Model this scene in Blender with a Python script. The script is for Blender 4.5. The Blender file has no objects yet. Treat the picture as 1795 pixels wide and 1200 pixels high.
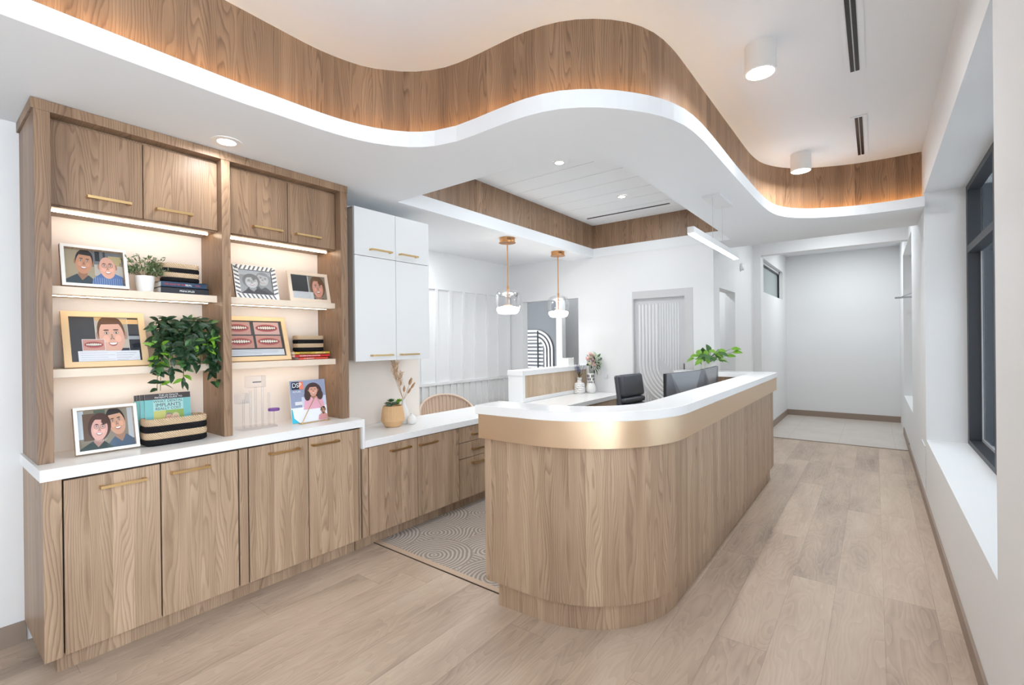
import bpy, math, random
from mathutils import Vector, Matrix
from mathutils.geometry import tessellate_polygon
C = bpy.context.scene.collection
PI = math.pi
# ------------------------------------------------------------------ camera
sc = bpy.context.scene
cd = bpy.data.cameras.new('camera'); cam = bpy.data.objects.new('camera', cd); C.objects.link(cam)
cd.sensor_fit = 'HORIZONTAL'; cd.sensor_width = 36.0; cd.lens = 825.32 / 1795 * 36.0
cd.clip_start = 0.05; cd.clip_end = 200
Rv = Vector((0.7921, 0.6103, -0.011)).normalized(); Uv = Vector((0.0076, 0.0081, 0.9999)); Uv = (Uv - Rv * Uv.dot(Rv)).normalized()
Fv = Uv.cross(Rv)
M = Matrix(((Rv.x, Uv.x, -Fv.x, 0), (Rv.y, Uv.y, -Fv.y, 0), (Rv.z, Uv.z, -Fv.z, 1.42), (0, 0, 0, 1)))
cam.matrix_world = M
sc.camera = cam
# ------------------------------------------------------------------ world, exposure
w = bpy.data.worlds.new('daylight'); sc.world = w; w.use_nodes = True
bg = w.node_tree.nodes['Background']; bg.inputs[0].default_value = (0.85, 0.93, 1.0, 1); bg.inputs[1].default_value = 2.5
sc.view_settings.view_transform = 'Standard'; sc.view_settings.look = 'None'
sc.view_settings.gamma = 1; sc.view_settings.use_curve_mapping = False
sc.view_settings.exposure = 1.56
LAMP = 0.36          # common factor of all downlights

# ------------------------------------------------------------------ materials
MT = {}
def s2l(c):
    return tuple(((x / 12.92) if x <= 0.04045 else ((x + 0.055) / 1.055) ** 2.4) for x in c)
def rgb(r, g, b): return s2l((r / 255, g / 255, b / 255)) + (1,)
def mat(name, col=(0.8, 0.8, 0.8, 1), rough=0.5, metal=0.0, emit=None, es=0.0, spec=0.5, coat=0.0, bump=0.0, bscale=60):
    m = bpy.data.materials.new(name); m.use_nodes = True
    b = m.node_tree.nodes['Principled BSDF']
    b.inputs['Base Color'].default_value = col; b.inputs['Roughness'].default_value = rough
    b.inputs['Metallic'].default_value = metal; b.inputs['Specular IOR Level'].default_value = spec
    b.inputs['Coat Weight'].default_value = coat
    if emit: b.inputs['Emission Color'].default_value = emit; b.inputs['Emission Strength'].default_value = es
    if bump:
        nt = m.node_tree; n = nt.nodes.new('ShaderNodeTexNoise'); n.inputs['Scale'].default_value = bscale; n.inputs['Detail'].default_value = 4
        t = nt.nodes.new('ShaderNodeTexCoord'); nt.links.new(t.outputs['Object'], n.inputs['Vector'])
        bp = nt.nodes.new('ShaderNodeBump'); bp.inputs['Strength'].default_value = bump; bp.inputs['Distance'].default_value = 0.002
        nt.links.new(n.outputs[0], bp.inputs['Height']); nt.links.new(bp.outputs[0], b.inputs['Normal'])
    MT[name] = m
    return m
class NT:
    """tiny node helper"""
    def __init__(s, m): s.t = m.node_tree; s.b = s.t.nodes['Principled BSDF']
    def n(s, ty, **k):
        x = s.t.nodes.new(ty)
        for a, v in k.items(): setattr(x, a, v)
        return x
    def l(s, a, b): s.t.links.new(a, b)
    def math(s, op, a, b=None, c=None):
        x = s.n('ShaderNodeMath', operation=op)
        for i, v in enumerate((a, b, c)):
            if v is None: continue
            if isinstance(v, (int, float)): x.inputs[i].default_value = v
            else: s.l(v, x.inputs[i])
        return x.outputs[0]
    def comb(s, x, y, z=0):
        o = s.n('ShaderNodeCombineXYZ')
        for i, v in enumerate((x, y, z)):
            if isinstance(v, (int, float)): o.inputs[i].default_value = v
            else: s.l(v, o.inputs[i])
        return o.outputs[0]
    def noise(s, v, scale, detail=2, rough=0.5, out=0):
        o = s.n('ShaderNodeTexNoise'); s.l(v, o.inputs['Vector']); o.inputs['Scale'].default_value = scale
        o.inputs['Detail'].default_value = detail; o.inputs['Roughness'].default_value = rough
        return o.outputs[out]
    def ramp(s, f, stops):
        r = s.n('ShaderNodeValToRGB'); s.l(f, r.inputs[0]); e = r.color_ramp.elements
        while len(e) < len(stops): e.new(0.5)
        for x, (p, c) in zip(e, stops): x.position = p; x.color = c
        return r.outputs[0]
    def mix(s, f, a, b, mode='MIX'):
        x = s.n('ShaderNodeMix', data_type='RGBA', blend_type=mode)
        for i, v in ((0, f), (6, a), (7, b)):
            if isinstance(v, (int, float)): x.inputs[i].default_value = v
            elif isinstance(v, tuple): x.inputs[i].default_value = v
            else: s.l(v, x.inputs[i])
        return x.outputs[2]

def wood(name, light, dark, leaf=0.105, ring=9.0, rough=0.42):
    m = mat(name, rough=rough, spec=0.35); t = NT(m)
    uv = t.n('ShaderNodeTexCoord').outputs['UV']
    sp = t.n('ShaderNodeSeparateXYZ'); t.l(uv, sp.inputs[0]); U, V = sp.outputs[0], sp.outputs[1]
    # uneven veneer leaves
    jit = t.noise(t.comb(t.math('MULTIPLY', U, 5.0), 3.3), 1.0, 0, 0.5)
    cell = t.math('FLOOR', t.math('ADD', t.math('DIVIDE', U, leaf), t.math('MULTIPLY', jit, 1.2)))
    wn = t.n('ShaderNodeTexWhiteNoise', noise_dimensions='1D'); t.l(cell, wn.inputs['W'])
    r = wn.outputs['Value']; off = t.math('MULTIPLY', r, 37.0)
    n = t.noise(t.comb(t.math('MULTIPLY', U, 11.0), t.math('MULTIPLY', V, 1.15), off), 1.0, 1.0, 0.4)
    d = t.noise(t.comb(t.math('MULTIPLY', U, 30.0), t.math('MULTIPLY', V, 7.0), off), 1.0, 2, 0.5)
    lin = t.math('MULTIPLY', U, 70.0)
    v = t.math('ADD', t.math('ADD', t.math('MULTIPLY', n, ring * 1.7), t.math('MULTIPLY', d, 0.8)), lin)
    saw = t.math('FRACT', v)
    g = lambda x: (x,) * 3 + (1,)
    ringc = t.ramp(saw, [(0.0, g(0.95)), (0.45, g(0.80)), (0.72, g(0.30)), (0.86, g(0.0)), (1.0, g(0.95))])
    bw = t.n('ShaderNodeRGBToBW'); t.l(ringc, bw.inputs[0])
    fib = t.noise(t.comb(t.math('MULTIPLY', U, 320.0), t.math('MULTIPLY', V, 6.0), off), 1.0, 3, 0.65)
    broad = t.noise(t.comb(t.math('MULTIPLY', U, 16.0), t.math('MULTIPLY', V, 0.8), off), 1.0, 2, 0.5)
    amt = t.math('ADD', t.math('MULTIPLY', t.noise(t.comb(t.math('MULTIPLY', U, 9.0), t.math('MULTIPLY', V, 1.4), off), 1.0, 1, 0.5), 0.5), 0.08)
    f = t.math('ADD', t.math('MULTIPLY', bw.outputs[0], amt), t.math('MULTIPLY', fib, 0.42))
    f = t.math('ADD', f, t.math('MULTIPLY', t.math('SUBTRACT', broad, 0.5), 0.75))
    f = t.math('ADD', f, t.math('MULTIPLY', r, 0.20))
    f = t.math('MINIMUM', t.math('MAXIMUM', t.math('ADD', f, 0.0), 0.0), 1.0)
    t.l(t.mix(f, dark, light), t.b.inputs['Base Color'])
    bp = t.n('ShaderNodeBump'); bp.inputs['Strength'].default_value = 0.10; bp.inputs['Distance'].default_value = 0.001
    t.l(fib, bp.inputs['Height']); t.l(bp.outputs[0], t.b.inputs['Normal'])
    return m
wood('wood', rgb(212, 184, 156), rgb(124, 97, 76))
wood('wood_upper', rgb(180, 147, 118), rgb(95, 71, 54))
wood('wood_pale', rgb(228, 206, 180), rgb(172, 144, 116))

def floor_mat():
    m = mat('floor_planks', rough=0.42, spec=0.4); t = NT(m)
    co = t.n('ShaderNodeTexCoord').outputs['Object']
    sp = t.n('ShaderNodeSeparateXYZ'); t.l(co, sp.inputs[0]); X, Y = sp.outputs[0], sp.outputs[1]
    u = t.math('DIVIDE', t.math('ADD', X, 10.007), 0.2135)
    row = t.math('FLOOR', u); fu = t.math('FRACT', u)
    wn = t.n('ShaderNodeTexWhiteNoise', noise_dimensions='1D'); t.l(row, wn.inputs['W'])
    v = t.math('ADD', t.math('DIVIDE', Y, 1.52), t.math('MULTIPLY', wn.outputs['Value'], 5.3))
    pl = t.math('FLOOR', v); fv = t.math('FRACT', v)
    wn2 = t.n('ShaderNodeTexWhiteNoise', noise_dimensions='2D'); t.l(t.comb(row, pl), wn2.inputs['Vector'])
    r = wn2.outputs['Value']; off = t.math('MULTIPLY', r, 51.0)
    n = t.noise(t.comb(t.math('MULTIPLY', X, 6.0), t.math('MULTIPLY', Y, 1.1), off), 1.0, 2, 0.5)
    saw = t.math('FRACT', t.math('MULTIPLY', n, 20.0))
    ring = t.math('MULTIPLY', t.math('SUBTRACT', saw, 0.5), 0.16)
    cloud = t.noise(t.comb(t.math('MULTIPLY', X, 5.0), t.math('MULTIPLY', Y, 1.1), off), 1.0, 4, 0.62)
    fib = t.noise(t.comb(t.math('MULTIPLY', X, 90.0), t.math('MULTIPLY', Y, 3.0), off), 1.0, 3, 0.6)
    f = t.math('ADD', t.math('ADD', t.math('MULTIPLY', cloud, 1.15), ring), t.math('ADD', t.math('MULTIPLY', fib, 0.28), t.math('MULTIPLY', r, 0.2)))
    col = t.ramp(t.math('SUBTRACT', f, 0.25), [(0.12, rgb(142, 123, 109)), (0.36, rgb(174, 153, 135)), (0.6, rgb(194, 172, 152)), (0.9, rgb(208, 188, 168))])
    du = t.math('MINIMUM', fu, t.math('SUBTRACT', 1.0, fu)); dv = t.math('MINIMUM', fv, t.math('SUBTRACT', 1.0, fv))
    g = t.math('MINIMUM', t.math('DIVIDE', du, 0.006), t.math('DIVIDE', dv, 0.0011))
    g = t.math('MINIMUM', g, 1.0)
    col2 = t.mix(t.math('ADD', t.math('MULTIPLY', g, 0.55), 0.45), rgb(96, 80, 66), col)
    t.l(col2, t.b.inputs['Base Color'])
    return m
floor_mat()
def tile_mat():
    m = mat('hall_tiles', rough=0.3); t = NT(m)
    co = t.n('ShaderNodeTexCoord').outputs['Object']
    sp = t.n('ShaderNodeSeparateXYZ'); t.l(co, sp.inputs[0]); X, Y = sp.outputs[0], sp.outputs[1]
    fu = t.math('FRACT', t.math('DIVIDE', t.math('ADD', X, 10.0), 0.6)); fv = t.math('FRACT', t.math('DIVIDE', Y, 0.6))
    d = t.math('MINIMUM', t.math('MINIMUM', fu, t.math('SUBTRACT', 1.0, fu)), t.math('MINIMUM', fv, t.math('SUBTRACT', 1.0, fv)))
    g = t.math('MINIMUM', t.math('DIVIDE', d, 0.006), 1.0)
    c = t.mix(t.noise(co, 3.0, 4, 0.6), rgb(196, 184, 174), rgb(222, 214, 206))
    t.l(t.mix(g, rgb(180, 170, 160), c), t.b.inputs['Base Color'])
tile_mat()
def carpet_mat():
    m = mat('carpet_waves', rough=0.95, spec=0.1); t = NT(m)
    co = t.n('ShaderNodeTexCoord').outputs['Object']
    sp = t.n('ShaderNodeSeparateXYZ'); t.l(co, sp.inputs[0]); X, Y = sp.outputs[0], sp.outputs[1]
    S = 0.52
    def fan(dx, dy):
        u = t.math('ADD', t.math('DIVIDE', X, S), dx); v = t.math('ADD', t.math('DIVIDE', Y, S), dy)
        fu = t.math('SUBTRACT', t.math('FRACT', t.math('ADD', u, 20.0)), 0.5); fv = t.math('SUBTRACT', t.math('FRACT', t.math('ADD', v, 20.0)), 0.15)
        return t.math('SQRT', t.math('ADD', t.math('MULTIPLY', fu, fu), t.math('MULTIPLY', fv, fv)))
    a = fan(0.0, 0.0); b = fan(0.5, 0.5)
    use = t.math('LESS_THAN', a, 0.5)
    d = t.math('ADD', t.math('MULTIPLY', a, use), t.math('MULTIPLY', b, t.math('SUBTRACT', 1.0, use)))
    wob = t.noise(co, 7.0, 2, 0.5)
    s = t.math('SINE', t.math('MULTIPLY', t.math('ADD', d, t.math('MULTIPLY', wob, 0.06)), 120.0))
    grain = t.noise(co, 260.0, 2, 0.7)
    f = t.math('ADD', t.math('ADD', t.math('MULTIPLY', s, 0.24), 0.12), t.math('MULTIPLY', grain, 0.8))
    t.l(t.ramp(f, [(0.15, rgb(136, 124, 114)), (0.5, rgb(172, 160, 150)), (0.85, rgb(208, 198, 188))]), t.b.inputs['Base Color'])
    bp = t.n('ShaderNodeBump'); bp.inputs['Strength'].default_value = 0.6; bp.inputs['Distance'].default_value = 0.004
    t.l(f, bp.inputs['Height']); t.l(bp.outputs[0], t.b.inputs['Normal'])
carpet_mat()
mat('edge_beige', rgb(196, 170, 146), 0.5); mat('greige', rgb(188, 174, 160), 0.5)
mat('wall_paint', rgb(236, 236, 236), 0.6, spec=0.3, bump=0.05, bscale=180)
mat('ceiling_paint', rgb(240, 242, 244), 0.7, spec=0.2)
mat('quartz', rgb(244, 244, 244), 0.22, spec=0.5)
mat('white_laminate', rgb(232, 232, 232), 0.35)
mat('niche_laminate', rgb(238, 228, 218), 0.5)
mat('shelf_laminate', rgb(232, 214, 194), 0.45)
mat('brass', rgb(222, 188, 134), 0.3, 1.0)
mat('copper', rgb(206, 150, 100), 0.35, 1.0)
mat('baseboard', rgb(152, 134, 120), 0.5)
mat('dark_gap', rgb(48, 36, 30), 0.7)
mat('black_frame', rgb(52, 55, 60), 0.45)
mat('grey_trim', rgb(208, 207, 207), 0.5)
mat('door_groove_shade', rgb(206, 206, 208), 0.45)  # door leaf greyer than its ribs: groove shade put into the colour
mat('dark_grey', rgb(112, 113, 116), 0.5)
mat('mid_grey', rgb(176, 176, 178), 0.5)
mat('leather', rgb(74, 77, 84), 0.34, spec=0.6, bump=0.15, bscale=250)
mat('plastic_black', rgb(38, 39, 42), 0.4)
mat('monitor_back', rgb(110, 113, 120), 0.35, 0.3)
mat('monitor_facet', rgb(146, 150, 156), 0.3, 0.3)
mat('chrome', rgb(200, 202, 205), 0.15, 1.0)
mat('steel', rgb(170, 165, 160), 0.35, 1.0)
mat('ceramic', rgb(240, 238, 235), 0.4)
mat('terracotta', rgb(222, 180, 134), 0.65, bump=0.1)
mat('leaf_dark', rgb(38, 66, 40), 0.4); mat('leaf_mid', rgb(70, 110, 58), 0.45); mat('leaf_bright', rgb(120, 170, 50), 0.4)
mat('leaf_sage', rgb(128, 140, 104), 0.6); mat('succulent_blue', rgb(120, 145, 120), 0.6)
mat('stem', rgb(96, 84, 48), 0.7); mat('dried', rgb(190, 150, 112), 0.8); mat('pampas', rgb(220, 186, 150), 0.9)
mat('petal_pink', rgb(252, 220, 214), 0.6); mat('petal_cream', rgb(246, 236, 212), 0.6); mat('petal_white', rgb(214, 224, 200), 0.6)
mat('lavender', rgb(130, 140, 180), 0.7)
mat('rattan', rgb(214, 190, 170), 0.7); mat('paper', rgb(240, 238, 232), 0.7); mat('soil', rgb(70, 54, 42), 0.9)
mat('lamp_glow', (1, 1, 1, 1), 0.5, emit=(1, 0.97, 0.92, 1), es=14.0)
mat('pendant_glow', (1, 1, 1, 1), 0.5, emit=(1, 0.98, 0.95, 1), es=7.0)
mat('tube_glow', (1, 1, 1, 1), 0.5, emit=(1, 1, 1, 1), es=5.0)
mat('led_cove', (1, 0.8, 0.5, 1), 0.5, emit=(1, 0.60, 0.20, 1), es=12.0)
mat('led_warm', (1, 0.9, 0.75, 1), 0.5, emit=(1, 0.80, 0.58, 1), es=8.0)
def bronze():
    m = mat('bronze_band', rgb(232, 204, 172), 0.25, 1.0); t = NT(m)
    uv = t.n('ShaderNodeTexCoord').outputs['UV']
    sp = t.n('ShaderNodeSeparateXYZ'); t.l(uv, sp.inputs[0])
    n = t.noise(t.comb(t.math('MULTIPLY', sp.outputs[0], 4.0), t.math('MULTIPLY', sp.outputs[1], 420.0)), 1.0, 2, 0.6)
    t.l(t.math('ADD', t.math('MULTIPLY', n, 0.12), 0.30), t.b.inputs['Roughness'])
bronze()
def rope(name, cols):
    m = mat(name, rough=0.9, spec=0.1); t = NT(m)
    co = t.n('ShaderNodeTexCoord').outputs['Object']
    v = t.n('ShaderNodeTexWave'); v.wave_type = 'BANDS'; v.bands_direction = 'DIAGONAL'; v.inputs['Scale'].default_value = 60; v.inputs['Distortion'].default_value = 3
    t.l(co, v.inputs['Vector'])
    t.l(t.mix(v.outputs['Fac'], cols[0], cols[1]), t.b.inputs['Base Color'])
    bp = t.n('ShaderNodeBump'); bp.inputs['Strength'].default_value = 0.8; bp.inputs['Distance'].default_value = 0.003
    t.l(v.outputs['Fac'], bp.inputs['Height']); t.l(bp.outputs[0], t.b.inputs['Normal'])
rope('rope_natural', (rgb(184, 152, 118), rgb(232, 208, 178))); rope('rope_black', (rgb(22, 21, 23), rgb(46, 44, 46)))
def marble():
    m = mat('marble', rough=0.35); t = NT(m)
    co = t.n('ShaderNodeTexCoord').outputs['Object']
    wv = t.n('ShaderNodeTexWave'); wv.inputs['Scale'].default_value = 14; wv.inputs['Distortion'].default_value = 9; wv.inputs['Detail'].default_value = 3; wv.bands_direction = 'Z'
    t.l(co, wv.inputs['Vector'])
    t.l(t.ramp(wv.outputs['Fac'], [(0.0, rgb(150, 148, 150)), (0.12, rgb(240, 238, 236)), (1.0, rgb(244, 242, 240))]), t.b.inputs['Base Color'])
marble()
def glassm(name, tint=(1, 1, 1, 1), gloss=0.06, fr=1.45):
    m = bpy.data.materials.new(name); m.use_nodes = True; nt = m.node_tree; nt.nodes.clear()
    o = nt.nodes.new('ShaderNodeOutputMaterial'); mx = nt.nodes.new('ShaderNodeMixShader'); tr = nt.nodes.new('ShaderNodeBsdfTransparent'); g = nt.nodes.new('ShaderNodeBsdfGlossy')
    lw = nt.nodes.new('ShaderNodeLayerWeight'); lw.inputs[0].default_value = 0.35
    ma = nt.nodes.new('ShaderNodeMath'); ma.operation = 'MULTIPLY_ADD'; ma.inputs[1].default_value = 0.42; ma.inputs[2].default_value = gloss
    nt.links.new(lw.outputs['Fresnel'], ma.inputs[0])
    tr.inputs[0].default_value = tint; g.inputs['Roughness'].default_value = 0.03
    nt.links.new(ma.outputs[0], mx.inputs[0]); nt.links.new(tr.outputs[0], mx.inputs[1]); nt.links.new(g.outputs[0], mx.inputs[2]); nt.links.new(mx.outputs[0], o.inputs[0])
    MT[name] = m
glassm('glass', (0.97, 0.975, 0.98, 1), 0.03); glassm('window_glass', (0.52, 0.54, 0.555, 1), 0.08); glassm('acrylic', (0.97, 0.97, 0.98, 1), 0.02); glassm('acrylic_purple', (0.55, 0.35, 0.8, 1), 0.05)
mat('frosted', rgb(160, 170, 170), 0.35)

# ------------------------------------------------------------------ mesh helpers
class MB:
    def __init__(s): s.v = []; s.f = []; s.uv = []; s.mi = []; s.mats = []; s.fm = []
    def m(s, name):
        if name not in s.mats: s.mats.append(name)
        return s.mats.index(name)
    def face(s, pts, mat_=None, uv=None):
        i = len(s.v); pts = [Vector(p) for p in pts]; s.v += [tuple(p) for p in pts]; s.f.append(tuple(range(i, i + len(pts))))
        if uv is None:
            n = Vector((0, 0, 0))
            for a in range(len(pts)):
                p, q = pts[a], pts[(a + 1) % len(pts)]
                n += Vector(((p.y - q.y) * (p.z + q.z), (p.z - q.z) * (p.x + q.x), (p.x - q.x) * (p.y + q.y)))
            ax = max(range(3), key=lambda k: abs(n[k]))
            uv = [((p.y, p.z), (p.x, p.z), (p.y, p.x))[ax] for p in pts]
        s.uv += list(uv); s.mi.append(s.m(mat_) if mat_ else 0)
        return s
    def box(s, x0, x1, y0, y1, z0, z1, mat_=None, M=None, skip=()):
        x0, x1 = min(x0, x1), max(x0, x1); y0, y1 = min(y0, y1), max(y0, y1); z0, z1 = min(z0, z1), max(z0, z1)
        P = [(x0, y0, z0), (x1, y0, z0), (x1, y1, z0), (x0, y1, z0), (x0, y0, z1), (x1, y0, z1), (x1, y1, z1), (x0, y1, z1)]
        F = {'b': (0, 3, 2, 1), 't': (4, 5, 6, 7), 'f': (0, 1, 5, 4), 'r': (1, 2, 6, 5), 'k': (2, 3, 7, 6), 'l': (3, 0, 4, 7)}
        for k, f in F.items():
            if k in skip: continue
            pts = [Vector(P[i]) for i in f]
            uv = None
            if k in 'bt': uv = [(p.y, p.x) for p in pts]
            elif k in 'fk': uv = [(p.x + 3.3, p.z) for p in pts]
            else: uv = [(p.y, p.z) for p in pts]
            if M is not None: pts = [M @ p for p in pts]
            s.face(pts, mat_, uv)
        return s
    def lathe(s, c, prof, n=28, mat_=None, axis='z', cap=True):
        """prof: list of (r,h) from bottom to top"""
        c = Vector(c)
        def P(r, h, a):
            if axis == 'z': return c + Vector((r * math.cos(a), r * math.sin(a), h))
            if axis == 'x': return c + Vector((h, r * math.cos(a), r * math.sin(a)))
            return c + Vector((r * math.sin(a), h, r * math.cos(a)))
        for (r0, h0), (r1, h1) in zip(prof, prof[1:]):
            for k in range(n):
                a, b = 2 * PI * k / n, 2 * PI * (k + 1) / n
                uv = [(a * 0.2, h0), (b * 0.2, h0), (b * 0.2, h1), (a * 0.2, h1)]
                if r0 < 1e-6: s.face([P(0, h0, 0), P(r1, h1, b), P(r1, h1, a)], mat_, uv[:3])
                elif r1 < 1e-6: s.face([P(r0, h0, a), P(r0, h0, b), P(0, h1, 0)], mat_, uv[:3])
                else: s.face([P(r0, h0, a), P(r0, h0, b), P(r1, h1, b), P(r1, h1, a)], mat_, uv)
        if cap:
            if prof[0][0] > 1e-6: s.face([P(prof[0][0], prof[0][1], -2 * PI * k / n) for k in range(n)], mat_)
            if prof[-1][0] > 1e-6: s.face([P(prof[-1][0], prof[-1][1], 2 * PI * k / n) for k in range(n)], mat_)
        return s
    def tube(s, pts, r, n=8, mat_=None):
        pts = [Vector(p) for p in pts]; rs = r if isinstance(r, (list, tuple)) else [r] * len(pts)
        rings = []
        for i, p in enumerate(pts):
            d = (pts[min(i + 1, len(pts) - 1)] - pts[max(i - 1, 0)]).normalized()
            a = d.orthogonal() if i == 0 else (pa - d * pa.dot(d)); a.normalize(); pa = a; b = d.cross(a)
            rings.append([p + rs[i] * (a * math.cos(2 * PI * k / n) + b * math.sin(2 * PI * k / n)) for k in range(n)])
        for A, B in zip(rings, rings[1:]):
            for k in range(n): s.face([A[k], A[(k + 1) % n], B[(k + 1) % n], B[k]], mat_)
        s.face(rings[0][::-1], mat_); s.face(rings[-1], mat_)
        return s
    def strip(s, path, z0, z1, mat_=None, flip=False):
        u = 0
        for a, b in zip(path, path[1:]):
            d = math.hypot(b[0] - a[0], b[1] - a[1])
            pts = [(a[0], a[1], z0), (b[0], b[1], z0), (b[0], b[1], z1), (a[0], a[1], z1)]; uv = [(u, z0), (u + d, z0), (u + d, z1), (u, z1)]
            if flip: pts.reverse(); uv.reverse()
            s.face(pts, mat_, uv); u += d
        return s
    def ribbon(s, pa, pb, z, mat_=None, flip=False):
        """flat horizontal strip between two paths of equal length"""
        for i in range(len(pa) - 1):
            pts = [(*pa[i], z), (*pa[i + 1], z), (*pb[i + 1], z), (*pb[i], z)]
            if flip: pts.reverse()
            s.face(pts, mat_)
        return s
    def poly(s, outer, z, holes=(), mat_=None, up=True):
        loops = [[Vector((x, y, 0)) for x, y in outer]] + [[Vector((x, y, 0)) for x, y in h] for h in holes]
        flat = [p for l in loops for p in l]
        for t in tessellate_polygon(loops):
            a, b, c = [flat[i] for i in t]
            nz = (b - a).cross(c - a).z
            if abs(nz) < 1e-9: continue
            if (nz > 0) != up: b, c = c, b
            s.face([(a.x, a.y, z), (b.x, b.y, z), (c.x, c.y, z)], mat_)
        return s
    def slab(s, outer, z0, z1, mat_=None):
        """closed prism, outer counter-clockwise or not"""
        A = sum(a[0] * b[1] - b[0] * a[1] for a, b in zip(outer, outer[1:] + outer[:1]))
        s.poly(outer, z1, mat_=mat_, up=True); s.poly(outer, z0, mat_=mat_, up=False)
        s.strip(outer + outer[:1], z0, z1, mat_, flip=(A < 0))
        return s
    def build(s, name, mat_=None, parent=None, smooth=None, bev=0, kind=None, weld=True):
        me = bpy.data.meshes.new(name)
        off = Vector((0, 0, 0))
        me.from_pydata(s.v, [], s.f)
        ul = me.uv_layers.new(name='UVMap')
        for i, uv in enumerate(s.uv): ul.data[i].uv = uv
        names = s.mats or [mat_]
        for nm in names: me.materials.append(MT[nm])
        for p, i in zip(me.polygons, s.mi): p.material_index = i
        if weld:
            import bmesh
            bm = bmesh.new(); bm.from_mesh(me); bmesh.ops.remove_doubles(bm, verts=bm.verts, dist=1e-5); bm.to_mesh(me); bm.free()
        if smooth:
            for p in me.polygons: p.use_smooth = True
            me.set_sharp_from_angle(angle=math.radians(smooth))
        me.update()
        o = bpy.data.objects.new(name, me); C.objects.link(o)
        if parent is not None: o.parent = parent
        if bev:
            b = o.modifiers.new('bevel', 'BEVEL'); b.width = bev; b.segments = 2; b.limit_method = 'ANGLE'; b.angle_limit = math.radians(40)
        if kind: o['kind'] = kind
        return o
def thing(name, label, cat, loc=(0, 0, 0), rz=0, group=None, M=None):
    o = bpy.data.objects.new(name, None); C.objects.link(o); o.empty_display_size = 0.05
    if M is not None: o.matrix_world = M
    else: o.location = loc; o.rotation_euler = (0, 0, rz)
    o['label'] = label; o['category'] = cat
    if group: o['group'] = group
    return o
def tag(o, label, cat, group=None):
    o['label'] = label; o['category'] = cat
    if group: o['group'] = group
    return o
def struct(name, mb, mat_=None, **k): return mb.build(name, mat_, kind='structure', **k)
def bx(name, mat_, parent, x0, x1, y0, y1, z0, z1, bev=0, **k):
    return MB().box(x0, x1, y0, y1, z0, z1).build(name, mat_, parent, bev=bev, **k)
def lab(o, l): o['label'] = l; return o
def crom(P, step=0.06):
    out = []
    for i in range(len(P) - 1):
        p0 = Vector(P[max(i - 1, 0)]); p1 = Vector(P[i]); p2 = Vector(P[i + 1]); p3 = Vector(P[min(i + 2, len(P) - 1)])
        n = max(1, int((p2 - p1).length / step))
        for k in range(n):
            t = k / n
            q = 0.5 * ((2 * p1) + (p2 - p0) * t + (2 * p0 - 5 * p1 + 4 * p2 - p3) * t * t + (3 * p1 - p0 - 3 * p2 + p3) * t ** 3)
            out.append((q.x, q.y))
    out.append(tuple(P[-1])); return out
def offset(path, d):
    out = []
    for i, p in enumerate(path):
        a = Vector(path[max(i - 1, 0)]); b = Vector(path[min(i + 1, len(path) - 1)])
        t = (b - a).normalized(); out.append((p[0] - t.y * d, p[1] + t.x * d))
    return out
def area(name, loc, size, power, col=(0.90, 0.96, 1.0), rot=(0, 0, 0), parent=None, spread=None, shape='DISK', sy=None):
    l = bpy.data.lights.new(name, 'AREA'); l.shape = shape; l.size = size
    if sy: l.size_y = sy
    l.energy = power * LAMP; l.color = col
    if spread: l.spread = spread
    o = bpy.data.objects.new(name, l); C.objects.link(o); o.location = loc; o.rotation_euler = rot
    if parent is not None: o.parent = parent
    return o

XR = 0.335; XL = -3.27; YB = 5.5; ZS = 2.5; ZH = 3.03
# ================================================================== SETTING
f = MB(); f.face([(-5.2, -4, 0), (1.2, -4, 0), (1.2, 7.68, 0), (-5.2, 7.68, 0)]); struct('floor', f, 'floor_planks')
f = MB(); f.face([(-5.2, 7.69, 0), (1.2, 7.69, 0), (1.2, 10.3, 0), (-5.2, 10.3, 0)]); struct('floor', f, 'hall_tiles')
f = MB(); f.box(-1.31, XR, 7.665, 7.69, 0, 0.006); struct('trim_1', f, 'baseboard')

def wallbox(name, *boxes, m='wall_paint'):
    b = MB()
    for q in boxes: b.box(*q)
    return struct(name, b, m, weld=False)
# left wall behind the cabinets, up to where the waiting area opens
wallbox('wall_left', (XL - 0.12, XL, -4, 2.86, 0, ZS))
wallbox('wall_added_shade', (XL, -2.4, -0.5, -0.38, 0, ZS))  # unseen wall added to shade the near end of the left wall
wallbox('wall_added_rear', (XL, XR, -4.1, -4.0, 0, ZH))  # unseen wall behind the viewer, added to cut light from the rear
# waiting area wall with board-and-batten
wallbox('wall_waiting', (-4.4, -4.27, 1.0, YB + 0.3, 0, ZS + 0.06))
b = MB()
b.box(-4.27, -4.245, 2.5, YB, 0.895, 0.93)
for i in range(16):
    y = YB - 0.04 - i * 0.241
    if y < 2.4: break
    b.box(-4.27, -4.25, y - 0.022, y + 0.022, 0.93, 2.073)
b.box(-4.27, -4.25, 2.5, YB, 2.073, 2.09)
for i in range(32):
    y = YB - 0.04 - i * 0.1205
    if y < 2.4: break
    b.box(-4.27, -4.25, y - 0.014, y + 0.014, 0.1, 0.895)
struct('trim_2', b, 'wall_paint', weld=False)
wallbox('wall_waiting_end', (-4.4, XL - 0.12, 0.9, 1.0, 0, ZS + 0.06))
# back wall with the doorway and the door opening
wallbox('wall_back', (-4.4, -4.04, YB, YB + 0.12, 0, ZS + 0.06), (-4.04, -3.12, YB, YB + 0.12, 1.99, ZS + 0.06), (-3.12, -2.362, YB, YB + 0.12, 0, ZS + 0.06),
        (-2.362, -1.634, YB, YB + 0.12, 2.015, ZS + 0.06), (-1.634, -1.41, YB, YB + 0.12, 0, 2.95))
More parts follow.
